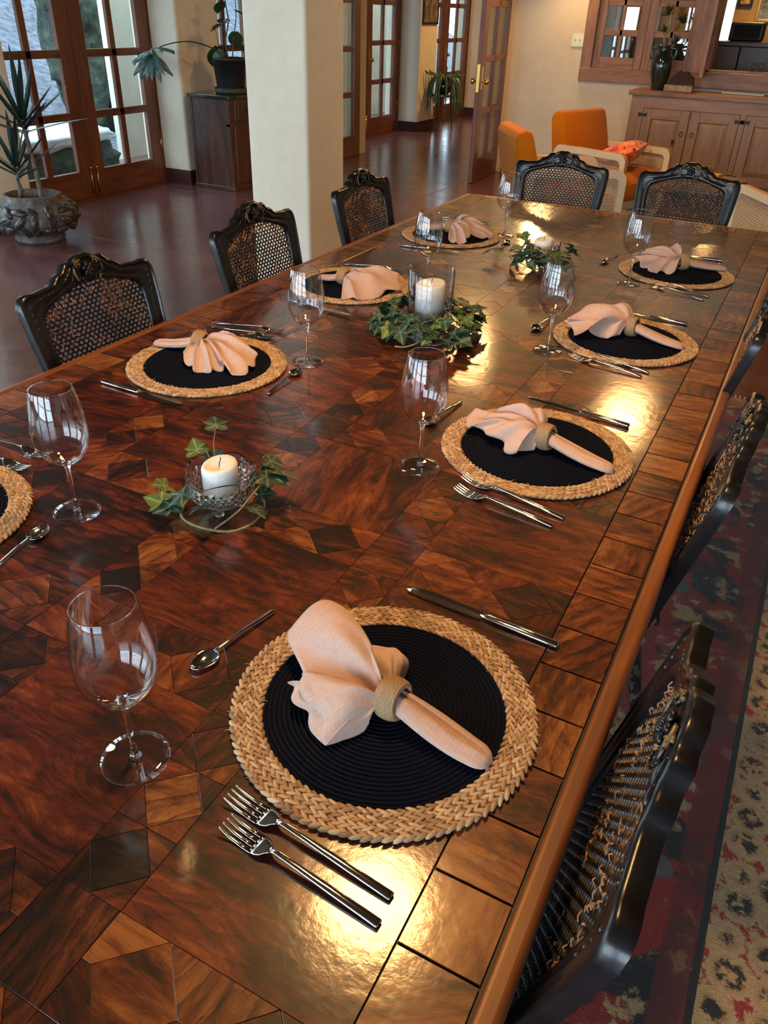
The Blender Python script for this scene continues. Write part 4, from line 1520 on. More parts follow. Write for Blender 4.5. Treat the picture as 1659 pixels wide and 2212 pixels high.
# --- wine glasses
GH = 0.2287
bowl_out = [(0.0052, 0.092), (0.010, 0.0945), (0.021, 0.1005), (0.0325, 0.1125), (0.0405, 0.128), (0.0440, 0.1460), (0.0440, 0.1600), (0.0425, 0.1780), (0.0392, 0.2000), (0.0352, 0.2190), (0.0330, GH - 0.0008), (0.0325, GH)]
th = 0.0011
bowl_in = [(r_ - th if r_ > 0.012 else r_ * 0.5, z + (0.0035 if z < 0.11 else 0.0004)) for r_, z in bowl_out[::-1]]
bowl_in[0] = (0.0318, GH)
bowl_in.append((0.0004, 0.0985))
bowl_me = MB().lathe(bowl_out + bowl_in, 56).mesh('bowl', M['wine_glass'], True)
stem_me = MB().lathe([(0.0004, 0.0040), (0.0075, 0.0042), (0.0052, 0.0090), (0.0040, 0.016), (0.0034, 0.035), (0.0034, 0.065), (0.0040, 0.085), (0.0062, 0.0935), (0.0090, 0.0965), (0.0040, 0.0972), (0.0004, 0.0974)], 24).mesh('stem', M['solid_glass'], True)
foot_me = MB().lathe([(0.0004, 0.0006), (0.0385, 0.0002), (0.0395, 0.0009), (0.0392, 0.0018), (0.030, 0.0026), (0.015, 0.0036), (0.0078, 0.0048), (0.0004, 0.0050)], 56).mesh('foot', M['wine_glass'], True)
rim_me = MB().lathe([(0.0330, GH - 0.0006), (0.0332, GH + 0.0002), (0.0324, GH + 0.0008), (0.0317, GH + 0.0002), (0.0319, GH - 0.0006)], 56).mesh('lip', M['solid_glass'], True)
GLS = {'M1': (-0.517, 0.410), 'M2': (-0.527, 1.199), 'M3': (-0.503, 1.929), 'M8': (-0.967, 0.757), 'M4': (-0.993, 1.532), 'M7': (-1.012, 2.262), 'M6': (-1.036, 3.047), 'M5': (-0.458, 2.659)}
for k, (x, y) in GLS.items():
    g = empty('wine_glass', (x, y, TZ + 0.0002), rj.uniform(0, 6), 'empty clear wine glass %s' % place_of[k], 'wine glass', 'wine glasses on the table')
    for nm, me in (('bowl', bowl_me), ('stem', stem_me), ('foot', foot_me), ('lip', rim_me)):
        link(nm, me, g)

# ------------------------------------------------------------------ candles, holders, ivy
def leaf_mat(name, d, l, vein, trans=0.0):
    t = NT(name).set(rough=0.42, spec=0.4)
    a = attr(t, 'vein')
    n_ = t.noise(t.coords('Object'), 60, 4)
    f = t.math('POWER', a.outputs['Fac'], 3.0)
    c = t.ramp(n_, [(0.35, d), (0.65, l)])
    t.l(t.mix(f, c, vein), t.p.inputs['Base Color'])
    t.bump(t.math('ADD', f, t.math('MULTIPLY', n_, 0.4)), 0.25, 0.002)
    return t.m


M['ivy'] = leaf_mat('ivy_leaf_dark', (0.010, 0.030, 0.018), (0.024, 0.066, 0.036), (0.17, 0.25, 0.17))
M['ivy2'] = leaf_mat('ivy_leaf_fresh', (0.050, 0.095, 0.018), (0.105, 0.17, 0.040), (0.30, 0.38, 0.15))
M['ivy_stem'] = plain('ivy_stem', (0.26, 0.22, 0.10), 0.6, var=0.4, scale=60)


def ivy_leaf(seed, m):
    """five-lobed leaf about 1 unit long, lying in xy, stalk at the origin, tip towards +y"""
    r_ = random.Random(seed)
    out = [(0, 0.0, 1.0), (0.16, -0.13, 0), (0.40, -0.16, 0.0), (0.50, -0.02, 1.0), (0.43, 0.15, 0.15), (0.40, 0.27, 0.1), (0.53, 0.45, 1.0), (0.37, 0.52, 0.1), (0.27, 0.62, 0.1), (0.14, 0.82, 0.3), (0.0, 1.0, 1.0)]
    half = [(x * r_.uniform(0.9, 1.1), y, v) for x, y, v in out]
    ring = half + [(-x * r_.uniform(0.9, 1.1), y, v) for x, y, v in half[1:-1][::-1]]
    cx, cy_ = 0.0, 0.22
    V, F, VA = [], [], []
    levels = (0.35, 0.7, 1.0)
    curl = r_.uniform(0.10, 0.3)
    sag = r_.uniform(0.0, 0.35)

    def zf(x, y):
        return 0.14 * abs(x) - sag * (y - 0.2) ** 2 * (1 if y > 0.2 else 0.3) - curl * x * x + 0.03 * math.sin(7 * x + 5 * y + seed)
    V.append((cx, cy_, zf(cx, cy_)))
    VA.append(1.0)
    n = len(ring)
    for lv in levels:
        for (x, y, v) in ring:
            px_, py_ = cx + (x - cx) * lv, cy_ + (y - cy_) * lv
            V.append((px_, py_, zf(px_, py_)))
            VA.append(v * (1.0 if lv < 0.9 else 0.55))
    for i in range(n):
        F.append((0, 1 + i, 1 + (i + 1) % n))
    for q in range(2):
        a, b_ = 1 + q * n, 1 + (q + 1) * n
        for i in range(n):
            F.append((a + i, b_ + i, b_ + (i + 1) % n, a + (i + 1) % n))
    me = bpy.data.meshes.new('leaf')
    me.from_pydata(V, [], F)
    me.materials.append(m)
    ca = me.attributes.new('vein', 'FLOAT', 'POINT')
    ca.data.foreach_set('value', VA)
    me.polygons.foreach_set('use_smooth', [True] * len(F))
    me.update()
    return me


LEAF_D = [ivy_leaf(i, M['ivy']) for i in range(5)]
LEAF_F = [ivy_leaf(i + 10, M['ivy2']) for i in range(3)]


def add_leaf(root, pos, size, yaw, pitch, roll, fresh=False, me=None):
    me = me or rj.choice(LEAF_F if fresh else LEAF_D)
    return link('leaf', me, root, pos, (pitch, roll, yaw), (size, size, size))


M['wax'] = NT('white_wax').set(color=(0.83, 0.80, 0.74), rough=0.45, sss=0.25).m
M['wax'].node_tree.nodes['Principled BSDF'].inputs['Subsurface Radius'].default_value = (0.02, 0.012, 0.008)
M['cut_glass'] = NT('pressed_glass').set(color=(0.97, 0.98, 0.97), rough=0.02, trans=1.0, ior=1.46).m


def candle(loc, r_, h_, label, tilt=0.0):
    c = empty('candle', loc, 0.4, label, 'candle', 'white pillar candles')
    q = MB().lathe([(0.0005, 0), (r_, 0.0005), (r_, h_ - 0.006), (r_ - 0.002, h_ - 0.0015), (r_ - 0.006, h_), (r_ * 0.55, h_ - 0.003), (0.004, h_ - 0.006), (0.0005, h_ - 0.006)], 40,
                   mod=lambda a, rr, z: (rr * (1 + 0.012 * math.sin(3 * a + z * 40)), z + (0.004 * math.sin(a + 1) if z > h_ * 0.8 else 0)))
    q.build('wax_pillar', M['wax'], c, smooth=True)
    MB().tube([(0, 0, h_ - 0.008), (0.0005, 0, h_ + 0.002), (0.003, 0.001, h_ + 0.006), (0.002, 0.003, h_ + 0.010)], 0.0009, 6).build('wick', M['iron'], c)
    return c


def pressed_bowl(loc, label):
    g = empty('glass_bowl', loc, 0.5, label, 'candle holder', 'pressed glass candle bowls')
    NA, NZ = 64, 14
    P = []
    prof_o = [(0.018, 0.018), (0.034, 0.021), (0.046, 0.030), (0.0525, 0.042), (0.0555, 0.056), (0.0575, 0.070)]

    def pr(u):
        x = u * (len(prof_o) - 1)
        i = min(int(x), len(prof_o) - 2)
        f = x - i
        return [prof_o[i][q] * (1 - f) + prof_o[i + 1][q] * f for q in (0, 1)]
    V, F = [], []
    for i in range(NZ + 1):
        u = i / NZ
        r_, z = pr(u)
        for k in range(NA):
            a = 2 * PI * k / NA
            d = 0.0
            if 0.08 < u < 0.82 and (i + k) % 2 == 0: d = 0.0030
            sc_ = 0.0075 * max(0, u - 0.55) / 0.45
            lob = abs(math.cos(2.5 * a))
            V.append(((r_ + d + sc_ * 0.5 * lob) * math.cos(a), (r_ + d + sc_ * 0.5 * lob) * math.sin(a), z + sc_ * 1.6 * lob))
    for i in range(NZ):
        for k in range(NA):
            j_ = (k + 1) % NA
            a0, a1, b0, b1 = i * NA + k, i * NA + j_, (i + 1) * NA + k, (i + 1) * NA + j_
            if (i + k) % 2 == 0: F += [(a0, a1, b1), (a0, b1, b0)]
            else: F += [(a0, a1, b0), (a1, b1, b0)]
    # inner wall, smooth
    n0 = len(V)
    for i in range(NZ, -1, -1):
        u = i / NZ
        r_, z = pr(u)
        for k in range(NA):
            a = 2 * PI * k / NA
            sc_ = 0.0075 * max(0, u - 0.55) / 0.45
            lob = abs(math.cos(2.5 * a))
            rr = r_ - 0.0035 + sc_ * 0.5 * lob
            V.append((rr * math.cos(a), rr * math.sin(a), z + 0.0035 * (1 - u) + sc_ * 1.6 * lob))
    for i in range(NZ):
        for k in range(NA):
            j_ = (k + 1) % NA
            F.append((n0 + i * NA + k, n0 + i * NA + j_, n0 + (i + 1) * NA + j_, n0 + (i + 1) * NA + k))
    for k in range(NA):
        j_ = (k + 1) % NA
        F.append((NZ * NA + k, NZ * NA + j_, n0 + j_, n0 + k))
    F.append(tuple(range(NA))[::-1])
    F.append(tuple(n0 + NZ * NA + k for k in range(NA)))
    q = MB()
    q.v, q.f = V, F
    q.build('faceted_wall', M['cut_glass'], g)
    for k in range(3):
        a = 2 * PI * k / 3 + 0.4
        MB().lathe([(0.0004, 0.0), (0.0075, 0.0005), (0.0085, 0.004), (0.007, 0.014), (0.009, 0.022), (0.0004, 0.0225)], 12, (0.024 * math.cos(a), 0.024 * math.sin(a), 0)).build('foot', M['cut_glass'], g, smooth=True)
    return g


def twig(root, pts, r_=0.0016, n=6):
    P = [catmull(pts, i / 24) for i in range(25)]
    MB().tube(P, [r_ * (1 - 0.4 * i / 24) for i in range(25)], n).build('stem', M['ivy_stem'], root, smooth=True)


B1 = (-0.757, 0.888)
pressed_bowl((B1[0], B1[1], TZ), 'pressed glass bowl holding the candle nearest the camera')
candle((B1[0], B1[1], TZ + 0.0226), 0.0305, 0.070, 'short white candle in the glass bowl nearest the camera')
iv = empty('ivy_sprig', (B1[0], B1[1], TZ), 0, 'sprigs of variegated ivy curled around the near glass bowl', 'ivy', 'ivy around the candles')
LV = [(-0.8371, 0.9857, 0.86), (-0.8605, 0.95, 0.82), (-0.8323, 0.9617, 0.81), (-0.797, 0.8285, 0.81), (-0.8284, 0.822, 0.82), (-0.8394, 0.8202, 0.78), (-0.7991, 0.8039, 0.8), (-0.7627, 0.8366, 0.79), (-0.7455, 0.8235, 0.78), (-0.6954, 0.9453, 0.82), (-0.6857, 0.969, 0.82), (-0.7143, 0.978, 0.83), (-0.6967, 0.926, 0.79), (-0.6878, 0.8983, 0.78)]
SZ = [0.042, 0.042, 0.040, 0.062, 0.036, 0.044, 0.044, 0.034, 0.052, 0.058, 0.054, 0.038, 0.036, 0.042]
FRESH = {1, 4, 5}
for i, (p, s) in enumerate(zip(LV, SZ)):
    x, y, z = p[0] - B1[0], p[1] - B1[1], p[2] - TZ
    a = math.atan2(y, x)
    yaw = a - PI / 2 + rj.uniform(-0.7, 0.7)
    add_leaf(iv, (x - 0.3 * s * math.cos(a), y - 0.3 * s * math.sin(a), max(z, 0.02)), s, yaw, rj.uniform(-0.35, 0.45) if i != 0 else 0.3, rj.uniform(-0.4, 0.4), i in FRESH)
ringp = [(0.072 * math.cos(a), 0.072 * math.sin(a), 0.004 + 0.004 * math.sin(3 * a)) for a in [R(150 + 300 * k / 9) for k in range(10)]]
twig(iv, ringp, 0.0030, 8)
twig(iv, [(-0.05, -0.052, 0.005), (-0.05, -0.062, 0.03), (-0.055, -0.066, 0.045)], 0.0016)
twig(iv, [(0.03, -0.062, 0.006), (0.055, -0.03, 0.03), (0.064, 0.0, 0.05), (0.06, 0.05, 0.058)], 0.0018)
twig(iv, [(-0.055, 0.05, 0.01), (-0.066, 0.068, 0.055), (-0.074, 0.078, 0.075), (-0.078, 0.092, 0.098)], 0.0012)
twig(iv, [(-0.06, 0.05, 0.05), (-0.075, 0.058, 0.066), (-0.080, 0.052, 0.07), (-0.09, 0.055, 0.08)], 0.0009)
twig(iv, [(-0.066, -0.03, 0.01), (-0.07, -0.05, 0.03), (-0.065, -0.07, 0.04)], 0.0013)

# hurricane vase with the ivy wreath
W1 = (-0.828, 1.885)
hv = empty('glass_cylinder', (W1[0], W1[1], TZ + 0.0005), 0, 'tall clear glass cylinder around the big white candle', 'vase')
cg = thin_glass('hurricane_glass', (0.92, 0.92, 0.93), 1.55, 0.0, 3.5)
MB().lathe([(0.058, 0.004), (0.060, 0.006), (0.0615, 0.012), (0.0615, 0.1725), (0.0608, 0.1735), (0.0595, 0.1725), (0.0593, 0.012), (0.056, 0.0085)], 56).build('cylinder_wall', cg, hv, smooth=True)
MB().lathe([(0.0005, 0.0), (0.057, 0.0), (0.060, 0.004), (0.056, 0.0085), (0.0005, 0.0085)], 56).build('cylinder_base', cg, hv, smooth=True)
candle((W1[0], W1[1], TZ + 0.0095), 0.0395, 0.127, 'large white pillar candle inside the glass cylinder')
wr = empty('ivy_wreath', (W1[0], W1[1], TZ), 0, 'thick wreath of ivy around the glass cylinder', 'ivy', 'ivy around the candles')
for k in range(4):
    ph = rj.uniform(0, 6)
    pts = [((0.098 + 0.022 * math.sin(3 * a + ph)) * math.cos(a), (0.098 + 0.022 * math.sin(3 * a + ph)) * math.sin(a), 0.02 + 0.014 * math.sin(4 * a + 2 * ph)) for a in [ph + 2 * PI * q / 14 for q in range(15)]]
    P = [catmull(pts, i / 60) for i in range(61)]
    MB().tube(P, 0.0022 - 0.0002 * k, 6).build('stem', M['ivy_stem'] if k % 2 else M['walnut'], wr, smooth=True)
twig(wr, [(-0.06, -0.09, 0.05), (0.0, -0.085, 0.048), (0.04, -0.07, 0.062), (0.085, -0.05, 0.072)], 0.0022)
twig(wr, [(-0.02, -0.16, 0.008), (0.005, -0.165, 0.012), (0.03, -0.15, 0.02), (0.05, -0.12, 0.035)], 0.0026)
for k in range(118):
    a = 2 * PI * k / 118 * 3.0 + rj.uniform(-0.2, 0.2)
    lay = k % 4
    r_ = [0.080, 0.105, 0.132, 0.120][lay] + rj.uniform(-0.008, 0.012)
    z = [0.066, 0.060, 0.036, 0.046][lay] + rj.uniform(-0.012, 0.014)
    s = rj.uniform(0.030, 0.048)
    yaw = a - PI / 2 + rj.uniform(-0.9, 0.9)
    add_leaf(wr, (r_ * math.cos(a), r_ * math.sin(a), z), s, yaw, rj.uniform(-1.0, 0.15) - (0.25 if lay == 2 else 0), rj.uniform(-0.5, 0.5), k % 11 == 0)
for (a, z) in ((-1.15, 0.055), (-0.95, 0.058)):
    MB().sphere((0.105 * math.cos(a), 0.105 * math.sin(a), z), 0.0065, 10, 8).build('glass_bead', M['cut_glass'], wr, smooth=False)

# far small bowl
B3 = (-0.775, 2.705)
pressed_bowl((B3[0], B3[1], TZ), 'pressed glass bowl holding the candle farthest along the table')
candle((B3[0], B3[1], TZ + 0.0226), 0.0310, 0.070, 'short white candle in the far glass bowl')
iv3 = empty('ivy_sprig', (B3[0], B3[1], TZ), 0, 'cluster of dark ivy leaves around the far glass bowl', 'ivy', 'ivy around the candles')
for k in range(40):
    a = R(150 + rj.uniform(0, 235))
    r_ = rj.uniform(0.066, 0.105)
    z = rj.uniform(0.022, 0.068) * (1.25 - 5 * (r_ - 0.066))
    add_leaf(iv3, (r_ * math.cos(a), r_ * math.sin(a), max(z, 0.02)), rj.uniform(0.034, 0.052), a - PI / 2 + rj.uniform(-0.8, 0.8), rj.uniform(-1.0, 0.1), rj.uniform(-0.4, 0.4), k % 17 == 3)
for (x, y, z, s, fr_) in ((-0.155, -0.06, 0.05, 0.05, 0), (-0.165, -0.02, 0.035, 0.045, 0), (-0.10, 0.06, 0.085, 0.05, 1), (-0.085, 0.08, 0.07, 0.04, 1), (0.11, 0.04, 0.05, 0.045, 0), (-0.13, -0.05, 0.03, 0.045, 1)):
    add_leaf(iv3, (x, y, z), s, rj.uniform(0, 6), rj.uniform(-0.9, 0.2), 0.2, bool(fr_))
twig(iv3, [(0.07, -0.03, 0.006), (0.0, -0.085, 0.01), (-0.08, -0.05, 0.02), (-0.155, -0.06, 0.045)], 0.0018)
twig(iv3, [(-0.06, 0.03, 0.01), (-0.085, 0.05, 0.05), (-0.10, 0.06, 0.083)], 0.0014)

# ================================================================== carved cane-back dining chairs
def black_paint():
    t = NT('worn_black_paint').set(rough=0.26, spec=0.5)
    v = t.coords('Object')
    n_ = t.noise(v, 35, 6, 0.7)
    geo = t.n('ShaderNodeNewGeometry')
    edge = t.ramp(geo.outputs['Pointiness'], [(0.535, (0, 0, 0)), (0.60, (1, 1, 1))])
    f = t.math('MULTIPLY', edge, t.math('GREATER_THAN', n_, 0.52))
    t.l(t.mix(f, t.ramp(n_, [(0.3, (0.004, 0.004, 0.005)), (0.7, (0.011, 0.011, 0.013))]), (0.20, 0.13, 0.06)), t.p.inputs['Base Color'])
    t.bump(n_, 0.08, 0.003)
    return t.m


def cane_mat():
    t = NT('worn_black_cane').set(rough=0.4)
    v = t.coords('Object')
    n_ = t.noise(v, 7, 4, 0.6)
    n2 = t.noise(v, 130, 3, 0.6)
    f = t.ramp(t.math('ADD', t.math('MULTIPLY', n_, 0.6), t.math('MULTIPLY', n2, 0.5)), [(0.60, (0, 0, 0)), (0.66, (1, 1, 1))])
    t.l(t.mix(f, (0.0065, 0.006, 0.007), (0.17, 0.075, 0.032)), t.p.inputs['Base Color'])
    return t.m


M['black'] = black_paint()
M['cane'] = cane_mat()
M['fray'] = plain('frayed_cane', (0.46, 0.22, 0.09), 0.6, var=0.4, scale=60)
M['black_seat'] = plain('black_seat_cane', (0.008, 0.008, 0.009), 0.6, var=0.3, scale=120, bump=0.5)
LA = R(13.5)
LEAN = math.tan(LA)


def back_y(z):            # the back leans away from the sitter
    return -0.195 - (z - 0.45) * LEAN


OUT = [(0, .951), (.016, .952), (.030, .9475), (.038, .9415), (.046, .9405), (.058, .9415), (.067, .937), (.074, .927), (.083, .9215), (.094, .920), (.104, .9135), (.110, .9055), (.124, .9015), (.150, .8995), (.172, .897), (.184, .8975), (.197, .8995), (.209, .897), (.2185, .889), (.2245, .874), (.2255, .855), (.222, .80), (.214, .72), (.204, .62), (.197, .53), (.195, .50)]
INN = [(0, .884), (.03, .8825), (.06, .878), (.09, .871), (.12, .862), (.145, .852), (.160, .843), (.167, .832), (.169, .815), (.168, .78), (.162, .70), (.155, .62), (.148, .555), (.12, .550), (.06, .548), (0, .548)]
OUTB = OUT + [(.12, .497), (.06, .496), (0, .496)]


def ray_r(poly, a, c):
    """distance from c along angle a to the closed symmetric outline"""
    full = poly + [(-x, z) for x, z in poly[::-1][1:-1]]
    dx, dz = math.sin(a), math.cos(a)
    best = 0
    n = len(full)
    for i in range(n):
        x0, z0 = full[i][0], full[i][1] - c
        x1, z1 = full[(i + 1) % n][0], full[(i + 1) % n][1] - c
        ex, ez = x1 - x0, z1 - z0
        den = dx * ez - dz * ex
        if abs(den) < 1e-12: continue
        t = (x0 * ez - z0 * ex) / den
        u = (x0 * dz - z0 * dx) / den
        if t > 0 and -1e-6 <= u <= 1 + 1e-6: best = max(best, t)
    return best


CZ = 0.72
NA = 220
AN = []
for k in range(NA):
    AN.append(2 * PI * k / NA)
RO = [ray_r(OUTB, a, CZ) for a in AN]
RI = [ray_r(INN, a, CZ) for a in AN]


def on_back(x, z, d):
    """d: distance in front of the back plane (towards the sitter)"""
    cl = math.cos(LA)
    return (x, back_y(z) + d * cl, z + d * math.sin(LA))


def back_frame():
    prof = [(1.0, -0.011), (1.0, 0.007), (0.96, 0.0110), (0.86, 0.0125), (0.80, 0.0085), (0.62, 0.0115), (0.45, 0.0100), (0.30, 0.0060), (0.22, 0.0080), (0.10, 0.0070), (0.02, 0.0030), (0.0, -0.004), (0.05, -0.010)]
    rings = []
    for (t_, d) in prof:
        ring = []
        for a, ro, ri in zip(AN, RO, RI):
            r_ = ri + (ro - ri) * t_
            ring.append(on_back(r_ * math.sin(a), CZ + r_ * math.cos(a), d))
        rings.append(ring)
    q = MB()
    n = len(AN)
    m = len(rings)
    vv = [p for r_ in rings for p in r_]
    ff = []
    for k in range(m):
        a, b_ = k * n, ((k + 1) % m) * n
        for i in range(n):
            j_ = (i + 1) % n
            ff.append((a + i, b_ + i, b_ + j_, a + j_))
    return q.add(vv, ff)


def carving(root):
    """rose, scrolls and leaves carved proud of the crest, small sprigs on the shoulders"""
    cz = 0.914

    def lump(q, x, z, L_, w_, h_, ang, d=0.012):
        pts = []
        v = TV * np.array([L_, w_, h_])
        ca, sa = math.cos(ang), math.sin(ang)
        for (a, b_, c) in v:
            pts.append(on_back(x + a * ca - b_ * sa, z + a * sa + b_ * ca, d + c))
        q.add(pts, TF)
    q = MB()
    for k in range(6):
        a = 2 * PI * k / 6 + 0.3
        lump(q, 0.0115 * math.cos(a), cz + 0.0115 * math.sin(a), 0.0095, 0.0068, 0.0055, a, 0.017)
    for k in range(5):
        a = 2 * PI * k / 5
        lump(q, 0.0045 * math.cos(a), cz + 0.0045 * math.sin(a), 0.005, 0.0035, 0.005, a + 0.7, 0.021)
    q.build('carved_rose', M['black'], root, smooth=True)
    for s in (1, -1):
        for (x0, z0, r0, sg) in ((0.030, cz + 0.014, 0.0095, 1), (0.024, cz - 0.021, 0.0105, -1)):
            P = []
            for i in range(22):
                t_ = i / 21
                a = sg * (t_ * 2 * PI * 1.35) + PI * 0.25
                r_ = r0 * (1 - 0.8 * t_)
                P.append(on_back(s * (x0 + r_ * math.cos(a)), z0 + r_ * math.sin(a), 0.014 + 0.005 * t_))
            MB().tube(P, [0.0026 - 0.0008 * i / 21 for i in range(22)], 6).build('carved_scroll', M['black'], root, smooth=True)
        P = [on_back(s * x, z, d) for x, z, d in ((0.018, cz + 0.026, .015), (0.036, cz + 0.020, .017), (0.046, cz + 0.004, .017), (0.041, cz - 0.016, .016), (0.030, cz - 0.026, .014))]
        MB().tube([catmull(P, i / 16) for i in range(17)], 0.0028, 6).build('carved_band', M['black'], root, smooth=True)
        for (x, z, L_, ang) in ((0.058, cz + 0.004, 0.019, -0.9), (0.067, cz - 0.004, 0.017, -0.8), (0.076, cz - 0.010, 0.014, -0.7), (0.050, cz - 0.006, 0.018, -1.1)):
            q = MB()
            lump(q, s * x, z, L_, 0.0042, 0.0045, ang if s > 0 else PI - ang, 0.011)
            q.build('carved_leaf', M['black'], root, smooth=True)
        q = MB()
        for (x, z, ang) in ((0.120, 0.886, -0.15), (0.134, 0.884, -0.05), (0.147, 0.884, 0.0), (0.160, 0.882, -0.1)):
            lump(q, s * x, z, 0.0085, 0.0026, 0.003, ang if s > 0 else PI - ang, 0.010)
        for (x, z) in ((0.198, 0.868), (0.200, 0.852), (0.1985, 0.836), (0.1975, 0.818)):
            lump(q, s * x, z, 0.0075, 0.0028, 0.003, 1.5, 0.010)
        tag(q.build('shoulder_beading', M['black'], root, smooth=True), kind='stuff')


def inside(x, z, mrg=0.0):
    a = math.atan2(x, z - CZ) % (2 * PI)
    return math.hypot(x, z - CZ) < RI[int(a / (2 * PI) * NA) % NA] + mrg


def cane_panel():
    """woven sheet with real octagonal holes in staggered rows"""
    q = MB()
    px_, pz = 0.0165, 0.0105
    V, F = [], []
    nz = int(0.36 / pz)
    for iz in range(nz):
        z = 0.543 + iz * pz
        off = 0.5 * px_ if iz % 2 else 0
        for ix in range(-12, 13):
            x = ix * px_ + off
            if not inside(x, z, 0.008): continue
            # cell: hexagon-like brick tile around an octagonal hole
            hw, hz = px_ / 2, pz / 2
            outer = [(hw, -hz), (hw, hz), (0.0, hz), (-hw, hz), (-hw, -hz), (0.0, -hz)]
            rx, rz_ = 0.0056, 0.0042
            hole = [(rx * math.cos(2 * PI * k / 8 + PI / 8), rz_ * math.sin(2 * PI * k / 8 + PI / 8)) for k in range(8)]
            n = len(V)
            oc = [(hw, 0), (hw, hz), (0, hz), (-hw, hz), (-hw, 0), (-hw, -hz), (0, -hz), (hw, -hz)]
            for (a, b_) in oc: V.append(on_back(x + a, z + b_, -0.002))
            for k in range(8):
                a = 2 * PI * k / 8
                V.append(on_back(x + rx * math.cos(a), z + rz_ * 1.05 * math.sin(a), -0.002 + 0.0008))
            for k in range(8):
                k2 = (k + 1) % 8
                F.append((n + k, n + 8 + k, n + 8 + k2, n + k2))
    q.v, q.f = V, F
    return q


def frays(seed, count):
    q = MB()
    r_ = random.Random(seed)
    n = 0
    while n < count:
        x, z = r_.uniform(-0.168, 0.168), r_.uniform(0.66, 0.885)
        if not inside(x, z, -0.004): continue
        rim = not inside(x, z, -0.022)
        clump = math.sin(x * 31 + seed) * math.sin(z * 43 + 2 * seed)
        if not rim and clump < r_.uniform(-0.5, 0.9): continue
        n += 1
        L_ = r_.uniform(0.006, 0.013)
        a = r_.uniform(0, PI) if not rim else r_.uniform(0.6, 2.4)
        dx, dz = math.cos(a) * L_ / 2, math.sin(a) * L_ / 2
        p = [on_back(x - dx, z - dz, 0.0005), on_back(x + r_.uniform(-.002, .002), z, r_.uniform(0.002, 0.005)), on_back(x + dx, z + dz, r_.uniform(0.0005, 0.004))]
        q.tube(p, r_.uniform(0.0007, 0.0012), 4)
    return q


def chair_master():
    root = empty('dining_chair', (0, 0, 0))
    back_frame().build('back_frame', M['black'], root, auto=50)
    carving(root)
    c = cane_panel().build('cane_back', M['cane'], root)
    sol = c.modifiers.new('thickness', 'SOLIDIFY')
    sol.thickness = 0.0018
    tag(c, kind='stuff')
    # seat
    seat = []
    for k in range(40):
        a = 2 * PI * k / 40
        x, y = math.cos(a), math.sin(a)
        ex = 2 / 5
        sx = abs(x) ** ex * (1 if x > 0 else -1)
        sy = abs(y) ** ex * (1 if y > 0 else -1)
        seat.append((sx * (0.215 + 0.03 * sy), 0.02 + sy * 0.215))
    MB().prism(seat, 0.405, 0.45).build('seat_rail', M['black'], root, bevel=0.008)
    MB().prism([(x * 0.86, 0.02 + (y - 0.02) * 0.86) for x, y in seat], 0.45, 0.458).build('seat', M['black_seat'], root, bevel=0.003)
    for s in (1, -1):
        P = [(s * 0.185, back_y(0.56), 0.56), (s * 0.188, -0.190, 0.43), (s * 0.187, -0.200, 0.25), (s * 0.190, -0.250, 0.012)]
        MB().tube([catmull(P, i / 14) for i in range(15)], [0.022 - 0.007 * i / 14 for i in range(15)], 10).build('leg', M['black'], root, smooth=True)
        P = [(s * 0.205, 0.205, 0.43), (s * 0.228, 0.228, 0.33), (s * 0.208, 0.208, 0.15), (s * 0.205, 0.205, 0.05), (s * 0.222, 0.222, 0.014)]
        MB().tube([catmull(P, i / 18) for i in range(19)], [0.030, 0.034, 0.034, 0.030, 0.026, 0.024, 0.021, 0.019, 0.018, 0.017, 0.016, 0.015, 0.0145, 0.014, 0.014, 0.015, 0.018, 0.020, 0.012], 10).build('leg', M['black'], root, smooth=True)
    return root


cm = chair_master()
fray_me = [frays(s, 130).mesh('frayed_strands', M['fray']) for s in (1, 4, 7)]
CH = [((-0.275, 0.592), PI / 2, 'black cane-back dining chair nearest the camera on the right', 'right'),
      ((-0.287, 1.350), PI / 2, 'second black cane-back dining chair along the right side', 'right'),
      ((-0.317, 2.110), PI / 2, 'third black cane-back dining chair at the right picture edge', 'right'),
      ((-1.287, 1.425), -PI / 2, 'nearest black cane-back dining chair on the left side', 'left'),
      ((-1.312, 2.180), -PI / 2, 'middle black cane-back dining chair on the left, before the pillar', 'left'),
      ((-1.335, 2.955), -PI / 2, 'farthest black cane-back dining chair on the left side', 'left'),
      ((-1.075, 3.665), PI + R(4), 'black cane-back dining chair at the table end, left of two', 'end'),
      ((-0.520, 3.715), PI - R(1), 'black cane-back dining chair at the table end, right of two', 'end')]
for i, (p, rz, lab, grp) in enumerate(CH):
    o = cm if i == 0 else copy_tree(cm)
    o.location = (p[0], p[1], 0.006)
    o.rotation_euler = (0, 0, rz)
    tag(o, lab, 'chair', 'black carved dining chairs')
    CHO = o
    f = link('frayed_strands', fray_me[i % 3], o)
    tag(f, kind='stuff')
    o['_k'] = i
for o in [q for q in col.objects if '_k' in q]:
    del o['_k']

# ================================================================== lounge group
def velvet(name, c):
    t = NT(name).set(color=c, rough=0.9, sheen=0.1, spec=0.15)
    n_ = t.noise(t.coords('Object'), 260, 3)
    t.l(t.ramp(n_, [(0.3, tuple(q * 0.85 for q in c)), (0.7, tuple(min(1, q * 1.12) for q in c))]), t.p.inputs['Base Color'])
    return t.m


M['orange'] = velvet('orange_velvet', (0.46, 0.135, 0.002))
M['pale_cane'] = plain('pale_cane', (0.52, 0.42, 0.29), 0.6, var=0.15, scale=80)
M['white_oak'] = plain('whitewashed_frame', (0.66, 0.60, 0.48), 0.5, var=0.06, scale=10)
M['honey'] = plain('honey_frame_edge', (0.42, 0.20, 0.075), 0.5, var=0.1, scale=10)


